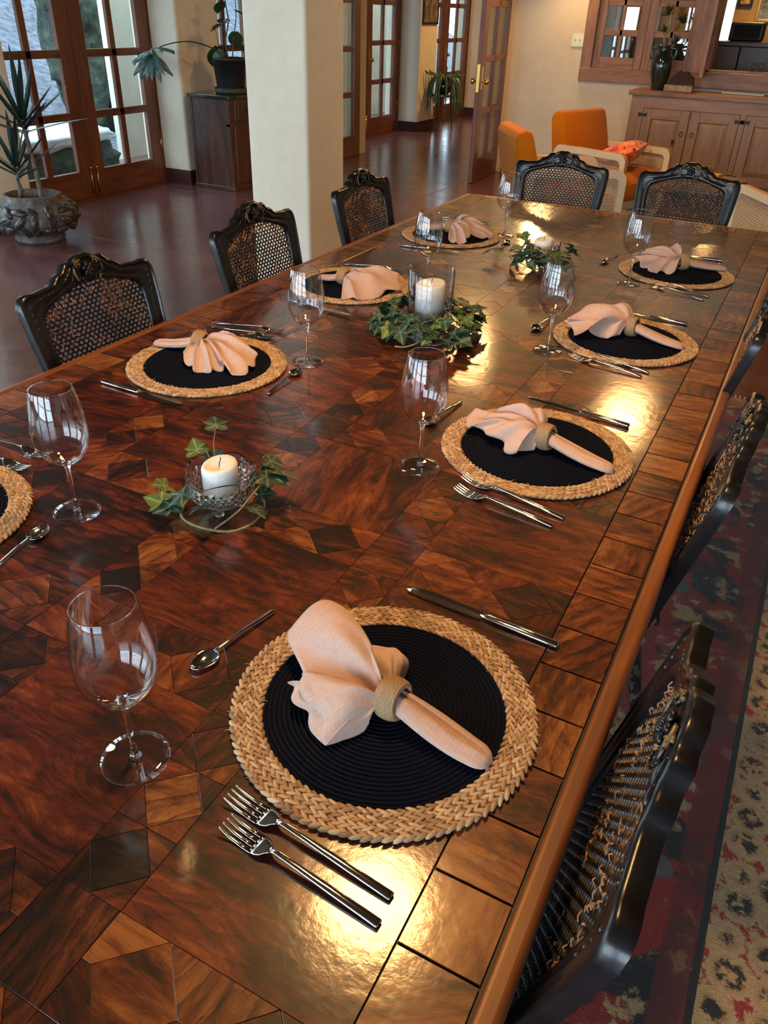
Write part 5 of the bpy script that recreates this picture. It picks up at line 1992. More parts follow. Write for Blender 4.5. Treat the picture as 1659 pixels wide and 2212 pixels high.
def rrect(x0, x1, z0, z1, r_, n=6):
    P = []
    for (cx, cz, a0) in ((x1 - r_, z1 - r_, 0), (x0 + r_, z1 - r_, 90), (x0 + r_, z0 + r_, 180), (x1 - r_, z0 + r_, 270)):
        for k in range(n + 1):
            a = R(a0 + 90 * k / n)
            P.append((cx + r_ * math.cos(a), cz + r_ * math.sin(a)))
    return P


def arm_panel(root, x):
    """rounded frame with a woven cane field, in the yz plane"""
    o_, i_ = rrect(-0.34, 0.38, 0.05, 0.585, 0.07), rrect(-0.29, 0.33, 0.10, 0.535, 0.04)
    q = MB()
    n = len(o_)
    V = []
    for d in (-0.02, 0.02):
        V += [(x + d, y, z) for y, z in o_] + [(x + d, y, z) for y, z in i_]
    F = []
    for k in range(n):
        j_ = (k + 1) % n
        F += [(k, j_, n + j_, n + k), (2 * n + k, 3 * n + k, 3 * n + j_, 2 * n + j_), (n + k, n + j_, 3 * n + j_, 3 * n + k)]
    q.add(V, F)
    q.build('arm_frame', M['white_oak'], root, auto=40)
    q = MB().add([(x + d * 1.01, y, z) for d in (-0.02, 0.02) for y, z in o_], [(k, n + k, n + (k + 1) % n, (k + 1) % n) for k in range(n)])
    q.build('arm_edge', M['honey'], root, auto=40)
    V, F = [], []
    p = 0.0155
    for iy in range(int(0.64 / p)):
        for iz in range(int(0.45 / p)):
            y, z = -0.298 + p * (iy + 0.5), 0.092 + p * (iz + 0.5)
            m_ = len(V)
            h, g = p / 2, p * 0.28
            V += [(x, y - h, z - h), (x, y + h, z - h), (x, y + h, z + h), (x, y - h, z + h), (x, y - g, z - g), (x, y + g, z - g), (x, y + g, z + g), (x, y - g, z + g)]
            F += [(m_, m_ + 1, m_ + 5, m_ + 4), (m_ + 1, m_ + 2, m_ + 6, m_ + 5), (m_ + 2, m_ + 3, m_ + 7, m_ + 6), (m_ + 3, m_, m_ + 4, m_ + 7)]
    q = MB()
    q.v, q.f = V, F
    c = q.build('cane_field', M['pale_cane'], root)
    sol = c.modifiers.new('thickness', 'SOLIDIFY')
    sol.thickness = 0.004
    tag(c, kind='stuff')


def armchair_master():
    root = empty('armchair', (0, 0, 0))
    for x in (-0.315, 0.315): arm_panel(root, x)
    # seat cushion, rolled front
    P = []
    sec = [(-0.30, 0.22), (-0.30, 0.40), (-0.1, 0.43), (0.18, 0.435), (0.32, 0.42), (0.385, 0.36), (0.37, 0.26), (0.30, 0.20), (0.0, 0.20)]
    rings = []
    for x in (-0.292, -0.285, -0.15, 0.15, 0.285, 0.292):
        f = 0.94 if abs(x) > 0.29 else 1
        rings.append([(x, 0.04 + (y - 0.04) * f, 0.31 + (z - 0.31) * f) for y, z in sec])
    MB().loft(rings).build('seat_cushion', M['orange'], root, bevel=0.02, bseg=3, auto=60)
    sec = [(-0.20, 0.38), (-0.255, 0.60), (-0.315, 0.78), (-0.335, 0.815), (-0.375, 0.825), (-0.42, 0.81), (-0.44, 0.77), (-0.40, 0.55), (-0.34, 0.30)]
    rings = []
    for x in (-0.298, -0.288, 0.288, 0.298):
        f = 0.95 if abs(x) > 0.29 else 1
        rings.append([(x, -0.32 + (y + 0.32) * f, 0.58 + (z - 0.58) * f) for y, z in sec])
    MB().loft(rings).build('back_cushion', M['orange'], root, bevel=0.016, bseg=3, auto=50)
    MB().box(-0.29, 0.29, -0.30, 0.30, 0.14, 0.20).build('seat_frame', M['white_oak'], root)
    for x in (-0.315, 0.315):
        for y in (-0.28, 0.31):
            MB().box(x - 0.018, x + 0.018, y - 0.02, y + 0.02, 0.001, 0.06).build('leg', M['honey'], root)
    return root


am = armchair_master()
for i, (p, rz, lab) in enumerate((((-1.69, 6.10), R(-57), 'orange velvet armchair with its back turned, behind the end chairs'),
                                  ((-1.60, 7.23), R(-112), 'orange velvet armchair holding the flowered cushion'),
                                  ((0.02, 5.89), R(30), 'armchair with pale cane side cut by the right picture edge'))):
    o = am if i == 0 else copy_tree(am)
    o.location = (p[0], p[1], 0.008)
    o.rotation_euler = (0, 0, rz)
    tag(o, lab, 'armchair', 'orange velvet armchairs')


def cushion_mat():
    t = NT('flowered_cushion').set(rough=0.8, sheen=0.2)
    v = t.coords('Object')
    a = t.noise(v, 9, 3, 0.5, 1.2)
    c = t.ramp(a, [(0.36, (0.42, 0.02, 0.03)), (0.44, (0.75, 0.10, 0.02)), (0.54, (0.80, 0.24, 0.05)), (0.62, (0.78, 0.30, 0.18)), (0.70, (0.22, 0.05, 0.10))])
    vo = t.n('ShaderNodeTexVoronoi')
    vo.inputs['Scale'].default_value = 11
    t.l(t.coords('Object', (1, 1.7, 1), (0, 0, 0.6)), vo.inputs['Vector'])
    d = t.math('LESS_THAN', t.math('ADD', vo.outputs['Distance'], t.math('MULTIPLY', t.noise(v, 20, 2), 0.2)), 0.33)
    t.l(t.mix(d, c, (0.03, 0.012, 0.02)), t.p.inputs['Base Color'])
    return t.m


cu = empty('cushion', (-1.50, 7.17, 0.44), R(-112), 'orange and red flowered cushion on the armchair seat', 'cushion')
P = []
V = []
n = 20
for s in (1, -1):
    for i in range(n + 1):
        for k in range(n + 1):
            u, w_ = 2 * i / n - 1, 2 * k / n - 1
            f = (1 - abs(u) ** 2.6) * (1 - abs(w_) ** 2.6)
            pinch = 1 - 0.07 * (1 - abs(w_)) * abs(u) ** 3
            V.append((0.215 * u * (1 - 0.08 * (1 - w_ * w_) * abs(u)), 0.215 * w_ * (1 - 0.08 * (1 - u * u) * abs(w_)), 0.092 + s * 0.088 * f ** 0.5))
q = MB()
N1 = (n + 1) ** 2
q.v = V
q.f = [(a * (n + 1) + b_, (a + 1) * (n + 1) + b_, (a + 1) * (n + 1) + b_ + 1, a * (n + 1) + b_ + 1) for a in range(n) for b_ in range(n)]
q.f += [(N1 + a * (n + 1) + b_, N1 + a * (n + 1) + b_ + 1, N1 + (a + 1) * (n + 1) + b_ + 1, N1 + (a + 1) * (n + 1) + b_) for a in range(n) for b_ in range(n)]
co = q.build('cover', cushion_mat(), cu, smooth=True)
co.rotation_euler = (R(24), 0, R(24))
co.scale = (1.08, 1.08, 1)
pp = [(0.215 * math.cos(a) * min(1 / max(abs(math.cos(a)), 1e-6), 1 / max(abs(math.sin(a)), 1e-6)), 0.215 * math.sin(a) * min(1 / max(abs(math.cos(a)), 1e-6), 1 / max(abs(math.sin(a)), 1e-6)), 0.092) for a in [2 * PI * k / 48 for k in range(49)]]
pi_ = MB().tube([(x * 0.985, y * 0.985, z) for x, y, z in pp], 0.004, 6).build('piping', plain('cushion_piping', (0.45, 0.06, 0.03), 0.8), cu, smooth=True)
pi_.rotation_euler = (R(24), 0, R(24))
pi_.scale = (1.08, 1.08, 1)

st = empty('side_table', (-0.64, 7.1, 0), 0, 'small round dark wood side table between the armchairs', 'side table')
MB().lathe([(0.0005, 0.425), (0.15, 0.425), (0.165, 0.432), (0.165, 0.445), (0.16, 0.45), (0.0005, 0.45)], 40).build('table_top', M['walnut'], st, auto=40)
MB().lathe([(0.03, 0.06), (0.02, 0.2), (0.03, 0.38), (0.05, 0.425)], 16).build('column', M['walnut'], st, smooth=True)
for k in range(3):
    a = 2 * PI * k / 3
    MB().tube([(0.02 * math.cos(a), 0.02 * math.sin(a), 0.09), (0.09 * math.cos(a), 0.09 * math.sin(a), 0.06), (0.15 * math.cos(a), 0.15 * math.sin(a), 0.012)], 0.012).build('leg', M['walnut'], st, smooth=True)
bxo = empty('small_box', (-0.715, 7.03, 0.4502), R(-20), 'small orange box on the round side table', 'box')
MB().box(-0.045, 0.045, -0.035, 0.035, 0, 0.032).build('box_body', plain('orange_box', (0.62, 0.24, 0.01), 0.5), bxo, bevel=0.002)
MB().box(-0.046, 0.046, -0.036, 0.036, 0.032, 0.042).build('box_lid', plain('orange_box_lid', (0.66, 0.28, 0.015), 0.5), bxo, bevel=0.002)
fg = empty('figurine', (-0.775, 7.02, 0.4502), 0, 'slender bronze figurine beside the orange box', 'figurine')
MB().lathe([(0.0005, 0), (0.02, 0), (0.02, 0.006), (0.006, 0.012), (0.0005, 0.012)], 14).build('base', M['brass'], fg, smooth=True)
bz = plain('bronze', (0.35, 0.17, 0.07), 0.3, 0.9)
q = MB().tube([(0, 0, 0.01), (0.002, 0, 0.05), (0.006, 0, 0.085), (0.003, 0, 0.105)], [0.004, 0.006, 0.008, 0.005], 8).tube([(0.006, 0, 0.09), (0.022, 0, 0.095), (0.035, 0, 0.105)], [0.004, 0.003, 0.002], 6).tube([(0.004, 0, 0.09), (-0.008, 0, 0.11), (-0.006, 0, 0.14)], [0.004, 0.003, 0.002], 6).sphere((0.003, 0, 0.113), 0.008, 8, 6)
q.build('body', bz, fg, smooth=True)
rg2 = empty('area_rug', (-1.1, 6.7, 0), R(-8), 'pale blue-grey patterned rug under the armchairs', 'rug')
MB().box(-0.9, 0.9, -1.0, 1.0, 0.0008, 0.008).build('woven_pile', canvas('grey_rug', (0.10, 0.12, 0.14), (0.32, 0.36, 0.40), (0.5, 0.5, 0.48), 14), rg2)
tag(MB().box(-0.9, 0.9, 1.0, 1.03, 0.0008, 0.004).build('fringe', plain('pale_fringe', (0.5, 0.48, 0.42), 0.9), rg2), kind='stuff')

# ================================================================== sideboard below the bar hatch
BX0, BX1, BY, BT = -1.775, 0.75, 8.53, 0.925
sb = empty('sideboard', ((BX0 + BX1) / 2, BY, 0), 0, 'long pale alder sideboard with panelled doors and iron hinges', 'sideboard')
SX0 = (BX0 + BX1) / 2


def sbx(x0, x1, y0, y1, z0, z1): return MB().box(x0 - SX0, x1 - SX0, y0 - BY, y1 - BY, z0, z1)


sbx(BX0, BX1, BY + 0.03, 8.98, 0.08, BT - 0.04).build('carcass', M['alder_h'], sb)
sbx(BX0 + 0.05, BX1, BY + 0.06, 8.9, 0.001, 0.08).build('plinth', M['walnut'], sb)
sbx(BX0 - 0.035, BX1 + 0.02, BY - 0.03, 8.96, BT - 0.04, BT).build('worktop', M['oak_h'], sb, bevel=0.008, bseg=3)
sbx(BX0, BX1, BY, BY + 0.03, 0.785, BT - 0.04).build('top_rail', M['alder_h'], sb)
sbx(BX0, BX1, BY, BY + 0.03, 0.08, 0.185).build('bottom_rail', M['alder_h'], sb)
xs = [BX0 + 0.125, -1.214, -0.770]
doors_x = [(-1.648, -1.214, 'L'), (-1.207, -0.772, 'R'), (-0.722, -0.288, 'L'), (-0.281, 0.153, 'R')]
for (x0, x1) in ((BX0, -1.650), (-0.770, -0.724), (0.155, BX1)):
    sbx(x0, x1, BY, BY + 0.03, 0.185, 0.785).build('stile', M['alder_v'], sb)
for (x0, x1, hs) in doors_x:
    d = empty('cabinet_door', (0, 0, 0))
    d.parent = sb
    z0, z1 = 0.19, 0.781
    s_ = 0.085
    for (a, b_) in ((x0 + 0.003, x0 + s_), (x1 - s_, x1 - 0.003)):
        sbx(a, b_, BY - 0.003, BY + 0.026, z0, z1).build('door_stile', M['alder_v'], d, bevel=0.003)
    for (a, b_) in ((z0, z0 + s_), (z1 - s_, z1)):
        sbx(x0 + s_, x1 - s_, BY - 0.003, BY + 0.026, a, b_).build('door_rail', M['alder_h'], d, bevel=0.003)
    cx, cz = (x0 + x1) / 2, (z0 + z1) / 2
    hw, hh = (x1 - x0) / 2 - s_, (z1 - z0) / 2 - s_
    q = MB()
    rings = []
    for (k_, y_) in ((1.0, BY + 0.018), (0.72, BY + 0.004), (0.70, BY + 0.004)):
        wx, wz = hw - (1 - k_) * 0.14, hh - (1 - k_) * 0.14
        rings.append([(cx - wx - SX0, y_ - BY, cz - wz), (cx + wx - SX0, y_ - BY, cz - wz), (cx + wx - SX0, y_ - BY, cz + wz), (cx - wx - SX0, y_ - BY, cz + wz)])
    q.loft(rings, cap=False).add(rings[-1], [(0, 1, 2, 3)])
    q.build('raised_panel', M['alder_v'], d)
    hx = x0 if hs == 'L' else x1
    for z in (0.725, 0.26):
        hp = MB()
        for s in (1, -1):
            hp.prism([(0, -0.011), (s * 0.012, -0.011), (s * 0.03, -0.016), (s * 0.042, -0.019), (s * 0.037, 0), (s * 0.042, 0.019), (s * 0.03, 0.016), (s * 0.012, 0.011), (0, 0.011)][::s], 0, 0.004)
        hp.rot('X', PI / 2).shift(hx - SX0, -0.004, z)
        hp.build('hinge', M['iron'], d)
    rx = x1 - 0.045 if hs == 'L' else x0 + 0.045
    rp = MB()
    pts = [(rx - SX0 + 0.017 * math.cos(a), -0.012, 0.585 + 0.019 * math.sin(a)) for a in [2 * PI * k / 20 for k in range(21)]]
    rp.tube(pts, 0.0026, 6, cap=False).sphere((rx - SX0, -0.009, 0.604), 0.006, 8, 6)
    rp.build('ring_pull', M['iron'], d, smooth=True)
    if hs == 'L' and x0 < -1.5:
        MB().prism([(-0.016, 0.02), (-0.008, 0.012), (0, 0.026), (0.01, 0.014), (0.02, 0.018), (0.012, -0.004), (0.0, -0.036), (-0.012, -0.006)][::-1], 0, 0.004).rot('X', PI / 2).shift(x1 - 0.108 - SX0, -0.004, 0.51).build('lock_plate', M['iron'], d)
# things on the sideboard
vz = NT('dark_green_glaze').set(color=(0.008, 0.020, 0.014), rough=0.12, coat=0.8).m
va = empty('vase', (-1.595, 8.73, BT), 0, 'dark green glazed amphora vase on the sideboard', 'vase')
MB().lathe([(0.0005, 0), (0.058, 0), (0.066, 0.012), (0.074, 0.06), (0.094, 0.14), (0.101, 0.20), (0.094, 0.255), (0.068, 0.305), (0.055, 0.33), (0.055, 0.345), (0.060, 0.36), (0.060, 0.37), (0.050, 0.37), (0.048, 0.33), (0.0005, 0.30)], 40).build('body', vz, va, smooth=True)
for s in (1, -1):
    MB().tube([catmull([(s * 0.054, 0, 0.335), (s * 0.092, 0, 0.348), (s * 0.112, 0, 0.318), (s * 0.098, 0, 0.262), (s * 0.086, 0, 0.258)], i / 14) for i in range(15)], 0.010, 8).build('handle', vz, va, smooth=True)
M['dry_leaf'] = plain('dusty_green_leaf', (0.040, 0.046, 0.026), 0.6, var=0.4, scale=40)
sty = empty('dried_stems', (-1.595, 8.73, BT + 0.302), 0, 'spiky dusty green stems standing in the amphora vase', 'plant')


def spike_tuft(root, c, n, L_, m, up=0.5, w_=0.006, seed=0):
    r_ = random.Random(seed)
    for k in range(n):
        a = 2 * PI * k / n + r_.uniform(-0.3, 0.3)
        el = r_.uniform(-0.35, 1.1) * up + 0.3
        L2 = L_ * r_.uniform(0.7, 1.05)
        P, Wd = [], []
        d = Vector((math.cos(a) * math.cos(el), math.sin(a) * math.cos(el), math.sin(el)))
        sd = Vector((-math.sin(a), math.cos(a), 0))
        nrm = d.cross(sd)
        rows = []
        for i in range(6):
            t = i / 5
            p = Vector(c) + d * (L2 * t) + Vector((0, 0, -L2 * 0.16 * t * t))
            ww = w_ * (0.55 + 0.9 * t if t < 0.4 else 0.95 * (1 - t) / 0.6 + 0.02)
            rows.append([p - sd * ww + nrm * ww * 0.4, p, p + sd * ww + nrm * ww * 0.4])
        MB().grid(rows).build('leaf', m, root, smooth=True)


for k, (x, y, z0, nn, LL) in enumerate(((-0.03, 0.0, 0.30, 16, 0.13), (-0.035, 0.0, 0.165, 12, 0.10), (0.11, 0.0, 0.24, 18, 0.13), (0.085, -0.01, 0.085, 14, 0.11))):
    MB().tube([(0, 0, 0.0), (x * 0.6, y, z0 * 0.5), (x, y, z0)], 0.005, 6).build('stem', M['ivy_stem'], sty, smooth=True)
    spike_tuft(sty, (x, y, z0), nn + 12, LL, M['dry_leaf'], 0.9, 0.0085, k)
lg = empty('bark_slab', (-1.395, 8.70, BT), 0, 'rough piece of bark wood leaning on the sideboard', 'wood piece')
bk = plain('rough_bark', (0.045, 0.028, 0.020), 0.9, var=0.6, scale=40, bump=1.0, bdist=0.01)
pts = [(-0.125, 0), (0.125, 0), (0.128, 0.05), (0.115, 0.12), (0.07, 0.145), (0.055, 0.165), (0.01, 0.158), (-0.02, 0.172), (-0.055, 0.14), (-0.085, 0.10), (-0.12, 0.05)]
MB().prism(pts, 0, 0.06).rot('X', PI / 2).shift(0, 0.06, 0.0).build('bark_block', bk, lg, bevel=0.008)
MB().box(-0.13, 0.13, -0.045, 0.0, 0.001, 0.055).build('cut_board', plain('split_wood', (0.36, 0.25, 0.15), 0.8, var=0.45, scale=25, bump=0.6), lg, bevel=0.006)
pa = empty('paper_roll', (-0.83, 8.86, BT), R(-6), 'cream paper sheet lying on the sideboard', 'paper')
MB().box(-0.19, 0.19, -0.02, 0.02, 0.0005, 0.014).build('sheet', plain('cream_paper', (0.72, 0.66, 0.5), 0.6), pa, bevel=0.003)
MB().box(-0.192, -0.188, -0.021, 0.021, 0.0005, 0.0145).build('sheet_edge', plain('paper_edge', (0.6, 0.52, 0.38), 0.6), pa)
bb = empty('waste_bin', (-2.98, 8.83, 0), 0, 'small black bin on the floor by the doorway casing', 'bin')
MB().box(-0.085, 0.085, -0.11, 0.11, 0.001, 0.19).build('bin_body', M['black_plastic'], bb, bevel=0.015)
MB().box(-0.088, 0.088, -0.113, 0.113, 0.19, 0.20).build('bin_rim', M['black_plastic'], bb, bevel=0.004)

# ================================================================== walnut cabinet and its plant
cb = empty('walnut_cabinet', (-5.115, 6.60, 0), 0, 'old walnut cabinet with one carved drawer beside the french doors', 'cabinet')
MB().box(-0.225, 0.225, -0.25, 0.25, 0.03, 0.775).build('body', M['walnut'], cb, bevel=0.004)
MB().box(-0.24, 0.24, -0.265, 0.265, 0.775, 0.805).build('top', plain('black_cabinet_top', (0.018, 0.012, 0.009), 0.2, coat=0.6), cb, bevel=0.005)
MB().box(-0.235, 0.235, -0.26, 0.26, 0.001, 0.035).build('plinth', M['walnut'], cb, bevel=0.004)
MB().box(-0.232, 0.232, -0.257, -0.25, 0.555, 0.575).build('moulding', M['walnut'], cb)
MB().box(-0.222, -0.195, -0.256, -0.25, 0.04, 0.77).build('corner_post', M['walnut'], cb)
MB().box(0.195, 0.231, -0.257, -0.19, 0.04, 0.77).build('corner_post', M['walnut'], cb)
dr = MB().box(0.225, 0.237, -0.18, 0.18, 0.595, 0.755).build('drawer_front', M['walnut'], cb, bevel=0.004)
MB().box(0.237, 0.242, -0.13, 0.13, 0.62, 0.73).build('drawer_moulding', M['walnut'], dr, bevel=0.004)
MB().sphere((0.252, 0, 0.675), 0.014, 12, 8).build('knob', M['walnut'], dr, smooth=True)
MB().box(0.225, 0.236, -0.19, 0.19, 0.06, 0.55).build('door_front', M['walnut'], cb, bevel=0.004)

M['pot_black'] = plain('matt_black_pot', (0.012, 0.013, 0.015), 0.55)
sa = empty('plant_saucer', (-5.04, 6.60, 0.805), 0, 'olive plastic saucer under the black plant pot', 'saucer')
MB().lathe([(0.0005, 0), (0.135, 0), (0.150, 0.012), (0.152, 0.045), (0.146, 0.045), (0.142, 0.016), (0.0005, 0.012)], 40).build('dish', plain('olive_plastic', (0.045, 0.05, 0.03), 0.5), sa, smooth=True)
MB().lathe([(0.150, 0.040), (0.156, 0.042), (0.156, 0.048), (0.146, 0.048)], 40).build('rim', plain('olive_plastic_rim', (0.05, 0.055, 0.034), 0.5), sa, smooth=True)
pt = empty('plant_pot', (-5.04, 6.60, 0.8185), 0, 'matt black plant pot on the walnut cabinet', 'pot')
MB().lathe([(0.0005, 0), (0.120, 0), (0.124, 0.01), (0.150, 0.25), (0.155, 0.25), (0.155, 0.275), (0.145, 0.275), (0.138, 0.24), (0.0005, 0.235)], 40).build('pot_wall', M['pot_black'], pt, smooth=True)
MB().lathe([(0.0005, 0.238), (0.137, 0.240)], 30).build('soil', plain('soil', (0.02, 0.013, 0.009), 0.9), pt)
M['gleaf'] = plain('dark_green_leaf', (0.028, 0.060, 0.020), 0.35, var=0.4, scale=14)
M['bleaf'] = plain('blue_green_leaf', (0.09, 0.19, 0.17), 0.3, var=0.35, scale=18)
mo = empty('climbing_plant', (-5.04, 6.60, 1.055), 0, 'leggy green plant with one long drooping cut-leaf stem', 'plant')


def lobed_leaf(root, c, L_, yaw, pitch, m, nl=5):
    me = MB()
    for k in range(nl):
        a = (k - (nl - 1) / 2) * 0.55
        rows = []
        for i in range(7):
            t = i / 6
            w_ = L_ * 0.14 * math.sin(PI * (0.12 + 0.88 * t)) ** 0.8 * (1 if t < 1 else 0)
            x, y = math.sin(a) * L_ * t, math.cos(a) * L_ * t
            px_, py_ = math.cos(a), -math.sin(a)
            z = -0.35 * L_ * t * t
            rows.append([(x - px_ * w_, y - py_ * w_, z - 0.01), (x, y, z + 0.02 * t), (x + px_ * w_, y + py_ * w_, z - 0.01)])
        me.grid(rows)
    o = me.build('leaf', m, root, c, smooth=True)
    o.rotation_euler = (pitch, 0, yaw)
    return o


def round_leaf(root, c, L_, yaw, pitch, m):
    rows = []
    for i in range(9):
        t = i / 8
        w_ = L_ * 0.42 * math.sin(PI * (0.06 + 0.94 * t)) ** 0.7 if t < 1 else 0
        rows.append([(-w_, L_ * t, -0.12 * L_ * t * t + 0.06 * L_), (-w_ * 0.5, L_ * t, -0.12 * L_ * t * t + 0.02 * L_), (0, L_ * t, -0.12 * L_ * t * t), (w_ * 0.5, L_ * t, -0.12 * L_ * t * t + 0.02 * L_), (w_, L_ * t, -0.12 * L_ * t * t + 0.06 * L_)])
    o = MB().grid(rows).build('leaf', m, root, c, smooth=True)
    o.rotation_euler = (pitch, 0, yaw)
    return o


def stem(root, pts, r_, m=None):
    MB().tube([catmull(pts, i / 20) for i in range(21)], [r_ * (1 - 0.5 * i / 20) for i in range(21)], 7).build('stem', m or M['gleaf'], root, smooth=True)


stem(mo, [(-0.02, 0, 0), (-0.08, -0.10, 0.10), (-0.14, -0.35, 0.16), (-0.18, -0.62, 0.14), (-0.20, -0.78, 0.09)], 0.007)
for (c, L_, yaw, pitch) in (((-0.20, -0.78, 0.10), 0.19, 2.4, -0.2), ((-0.20, -0.78, 0.09), 0.22, 3.1, -0.75), ((-0.20, -0.80, 0.08), 0.22, 3.9, -0.9), ((-0.20, -0.77, 0.11), 0.17, 4.6, 0.25)):
    lobed_leaf(mo, c, L_, yaw, pitch, M['bleaf'], 4)
stem(mo, [(0, 0, 0), (-0.03, 0, 0.15), (0.02, 0, 0.32), (0.0, 0, 0.50), (0.05, 0, 0.72)], 0.008)
stem(mo, [(0.03, 0, 0), (0.07, 0, 0.2), (0.11, 0, 0.38), (0.10, 0, 0.6)], 0.006)
stem(mo, [(-0.02, 0, 0), (-0.1, 0, 0.12), (-0.13, 0, 0.25)], 0.004)
for (c, L_, yaw, pitch) in (((-0.09, -0.03, 0.12), 0.20, 1.2, -0.9), ((-0.02, 0, 0.30), 0.15, 1.6, -0.3), ((0.0, -0.02, 0.33), 0.14, 3.6, -0.2), ((0.10, -0.02, 0.24), 0.16, 0.6, -0.9), ((0.11, -0.02, 0.40), 0.14, -1.2, -0.4), ((-0.01, -0.02, 0.46), 0.14, 1.2, -0.6), ((0.05, 0, 0.70), 0.16, 2.2, -0.5), ((-0.05, -0.04, 0.10), 0.16, 3.0, -0.9), ((0.10, 0, 0.58), 0.15, 0.2, -0.5), ((-0.13, 0, 0.25), 0.06, 1.5, -0.2)):
    round_leaf(mo, c, L_, yaw, pitch, M['gleaf'])

# ================================================================== spiky plant in the carved stone pot
sp_c = (-4.96, 4.09)
t = NT('carved_stone').set(rough=0.75)
v = t.coords('Object')
n_ = t.noise(v, 16, 6, 0.65)
t.l(t.ramp(n_, [(0.32, (0.050, 0.040, 0.036)), (0.52, (0.105, 0.086, 0.078)), (0.7, (0.23, 0.20, 0.18))]), t.p.inputs['Base Color'])
t.bump(n_, 0.6, 0.01)
M['stone'] = t.m
M['stone_dark'] = plain('dark_polished_relief', (0.038, 0.030, 0.027), 0.35, var=0.5, scale=30, bump=0.4)
kp = empty('stone_planter', (sp_c[0], sp_c[1], 0), 0, 'squat stone planter carved with fruit and leaves', 'planter')
MB().lathe([(0.0005, 0.001), (0.165, 0.001), (0.178, 0.02), (0.165, 0.045), (0.19, 0.065), (0.255, 0.11), (0.288, 0.165), (0.285, 0.215), (0.245, 0.26), (0.205, 0.285), (0.192, 0.30), (0.196, 0.318), (0.178, 0.322), (0.160, 0.30), (0.15, 0.27), (0.0005, 0.26)], 48,
           mod=lambda a, r_, z: (r_ * (1 + 0.02 * math.sin(6 * a) * math.sin(z * 14)), z)).build('bowl', M['stone'], kp, smooth=True)
MB().lathe([(0.0005, 0.272), (0.158, 0.274)], 30).build('soil', plain('dry_soil', (0.03, 0.02, 0.014), 0.95), kp)
rk = random.Random(2)
for k in range(51):
    a = 2 * PI * k / 51 * 3 + rk.uniform(-0.06, 0.06)
    row_ = k // 17
    z = (0.232, 0.172, 0.115)[row_]
    r_ = (0.262, 0.284, 0.258)[row_]
    q = lumps([((0, 0, 0), 0, 0, (0.056 + rk.uniform(-0.008, 0.012), 0.031, 0.030))])
    if k % 3 == 0:
        q = MB()
        rows = []
        for i in range(7):
            u = i / 6
            w_ = 0.03 * math.sin(PI * (0.1 + 0.9 * u))
            rows.append([(0.10 * u - 0.05, -w_, 0.004), (0.10 * u - 0.05, 0, 0.016), (0.10 * u - 0.05, w_, 0.004)])
        q.grid(rows)
        for i in range(1, 6):
            for s in (1, -1): q.tube([(0.10 * i / 6 - 0.05, 0, 0.017), (0.10 * i / 6 - 0.03, s * 0.02, 0.012)], 0.0025, 4)
    o = q.build('carved_relief', M['stone_dark'], kp, smooth=True)
    nrm = Vector((math.cos(a), math.sin(a), (0.6, 0.05, -0.5)[row_])).normalized()
    o.rotation_euler = (nrm.to_track_quat('Z', 'Y') @ Matrix.Rotation(rk.uniform(0, PI), 3, 'Z').to_quaternion()).to_euler()
    o.location = (r_ * math.cos(a), r_ * math.sin(a), z)
yu = empty('yucca_plant', (sp_c[0], sp_c[1], 0.275), 0, 'two-stemmed plant with dark sword-shaped leaves in the stone planter', 'plant')
M['sword'] = plain('sword_leaf', (0.016, 0.034, 0.028), 0.35, var=0.35, scale=25)
bark = plain('ringed_cane_stem', (0.13, 0.10, 0.075), 0.8, var=0.5, scale=50)
for (b0, t0, n_l, L_, sd_) in (((-0.09, -0.03), (-0.065, -0.03, 0.17), 15, 0.42, 4), ((0.07, 0.02), (0.02, 0.03, 0.46), 18, 0.46, 9)):
    P = [(b0[0], b0[1], 0.0), (b0[0] * 0.7 + t0[0] * 0.3 + 0.01, b0[1], t0[2] * 0.4), ((b0[0] + t0[0]) / 2 - 0.01, t0[1], t0[2] * 0.7), t0]
    MB().tube([catmull(P, i / 24) for i in range(25)], [0.017 - 0.004 * i / 24 + 0.0015 * (i % 2) for i in range(25)], 10).build('trunk', bark, yu, smooth=True)
    r_ = random.Random(sd_)
    for k in range(n_l):
        a = 2.4 * k
        el = 1.35 - 1.15 * (k / n_l) + r_.uniform(-0.1, 0.1)
        L2 = L_ * r_.uniform(0.8, 1.05)
        d = Vector((math.cos(a) * math.cos(el), math.sin(a) * math.cos(el), math.sin(el)))
        sd = Vector((-math.sin(a), math.cos(a), 0))
        nrm = d.cross(sd)
        c = Vector(t0) + Vector((0, 0, 0.12 * (1 - k / n_l) - 0.03))
        rows = []
        for i in range(9):
            u = i / 8
            p = c + d * (L2 * u) + Vector((0, 0, -0.10 * L2 * u * u * (1.2 - math.sin(el))))
            ww = 0.021 * (0.7 + 0.75 * u if u < 0.4 else max(0.0, (1 - ((u - 0.4) / 0.6) ** 1.6)))
            rows.append([p - sd * ww - nrm * ww * 0.45, p, p + sd * ww - nrm * ww * 0.45])
        MB().grid(rows).build('leaf', M['sword'], yu, smooth=True)

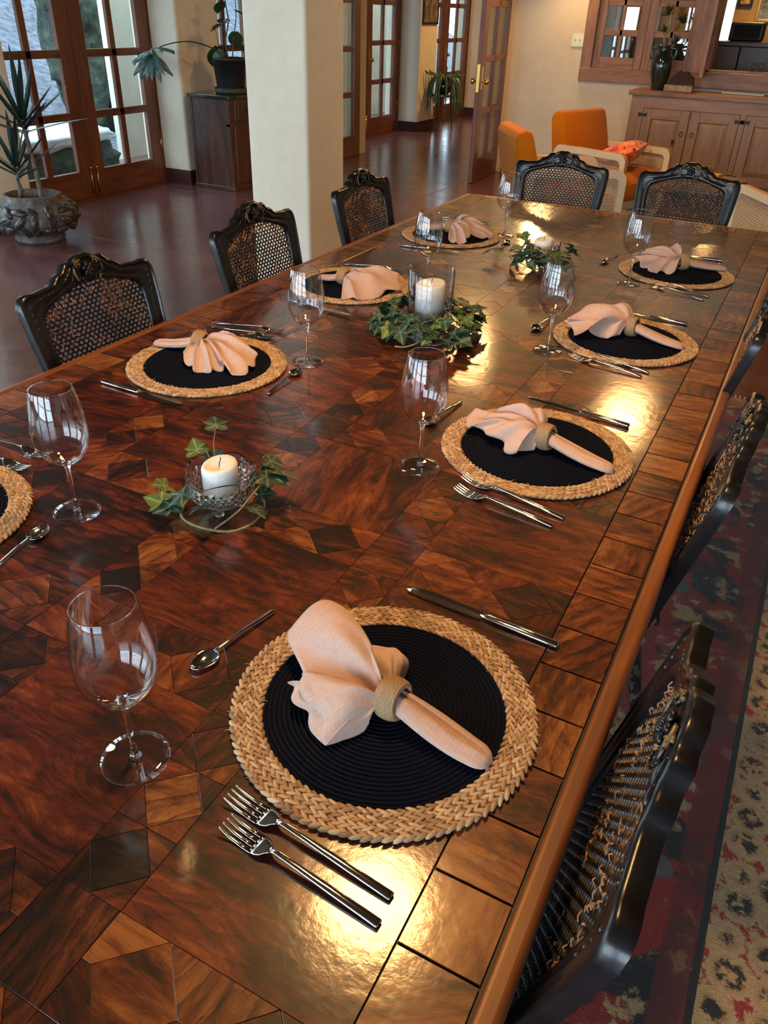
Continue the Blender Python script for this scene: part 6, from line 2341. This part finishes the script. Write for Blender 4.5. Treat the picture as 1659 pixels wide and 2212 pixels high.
# ================================================================== plant stand in the hall
ps = empty('plant_stand', (-5.18, 11.82, 0), 0, 'small round plant stand on hairpin legs in the hall', 'plant stand')
MB().lathe([(0.0005, 0.455), (0.175, 0.455), (0.18, 0.46), (0.18, 0.485), (0.175, 0.49), (0.0005, 0.49)], 36).build('stand_top', M['walnut'], ps, auto=40)
for k in range(3):
    a = 2 * PI * k / 3 + 0.5
    c, s = math.cos(a), math.sin(a)
    P = [(0.10 * c - 0.04 * s, 0.10 * s + 0.04 * c, 0.455), (0.155 * c - 0.012 * s, 0.155 * s + 0.012 * c, 0.02), (0.158 * c, 0.158 * s, 0.006), (0.155 * c + 0.012 * s, 0.155 * s - 0.012 * c, 0.02), (0.10 * c + 0.04 * s, 0.10 * s - 0.04 * c, 0.455)]
    MB().tube(P, 0.005, 6).build('hairpin_leg', M['iron'], ps, smooth=True)
hp = empty('glazed_pot', (-5.18, 11.82, 0.49), 0, 'round dark blue glazed pot on the plant stand', 'pot')
MB().lathe([(0.0005, 0), (0.07, 0), (0.10, 0.03), (0.122, 0.09), (0.115, 0.14), (0.088, 0.165), (0.095, 0.178), (0.085, 0.178), (0.08, 0.15), (0.0005, 0.145)], 36).build('body', NT('navy_glaze').set(color=(0.006, 0.010, 0.022), rough=0.1, coat=1.0).m, hp, smooth=True)
MB().lathe([(0.0005, 0.148), (0.078, 0.15)], 24).build('soil', M['walnut'], hp)
hf = empty('trailing_plant', (-5.18, 11.82, 0.64), 0, 'trailing green succulent spilling from the blue pot', 'plant')
M['trail'] = plain('trailing_green', (0.07, 0.13, 0.035), 0.5, var=0.5, scale=30)
rt = random.Random(8)
for k in range(44):
    a = rt.uniform(0, 2 * PI)
    L_ = rt.uniform(0.16, 0.30)
    dr_ = rt.uniform(0.15, 0.55) if rt.random() < 0.55 else rt.uniform(-0.20, 0.05)
    c, s = math.cos(a), math.sin(a)
    P = [(0.05 * c, 0.05 * s, 0.01), (0.11 * c, 0.11 * s, 0.08), (0.05 * c + L_ * 0.7 * c, L_ * 0.7 * s + 0.05 * s, 0.06 - dr_ * 0.35), (0.06 * c + L_ * c * 0.85, L_ * s * 0.85 + 0.06 * s, 0.02 - dr_)]
    MB().tube([catmull(P, i / 10) for i in range(11)], [0.009, 0.011, 0.012, 0.012, 0.013, 0.012, 0.012, 0.011, 0.010, 0.008, 0.004], 5).build('strand', M['trail'], hf, smooth=True)
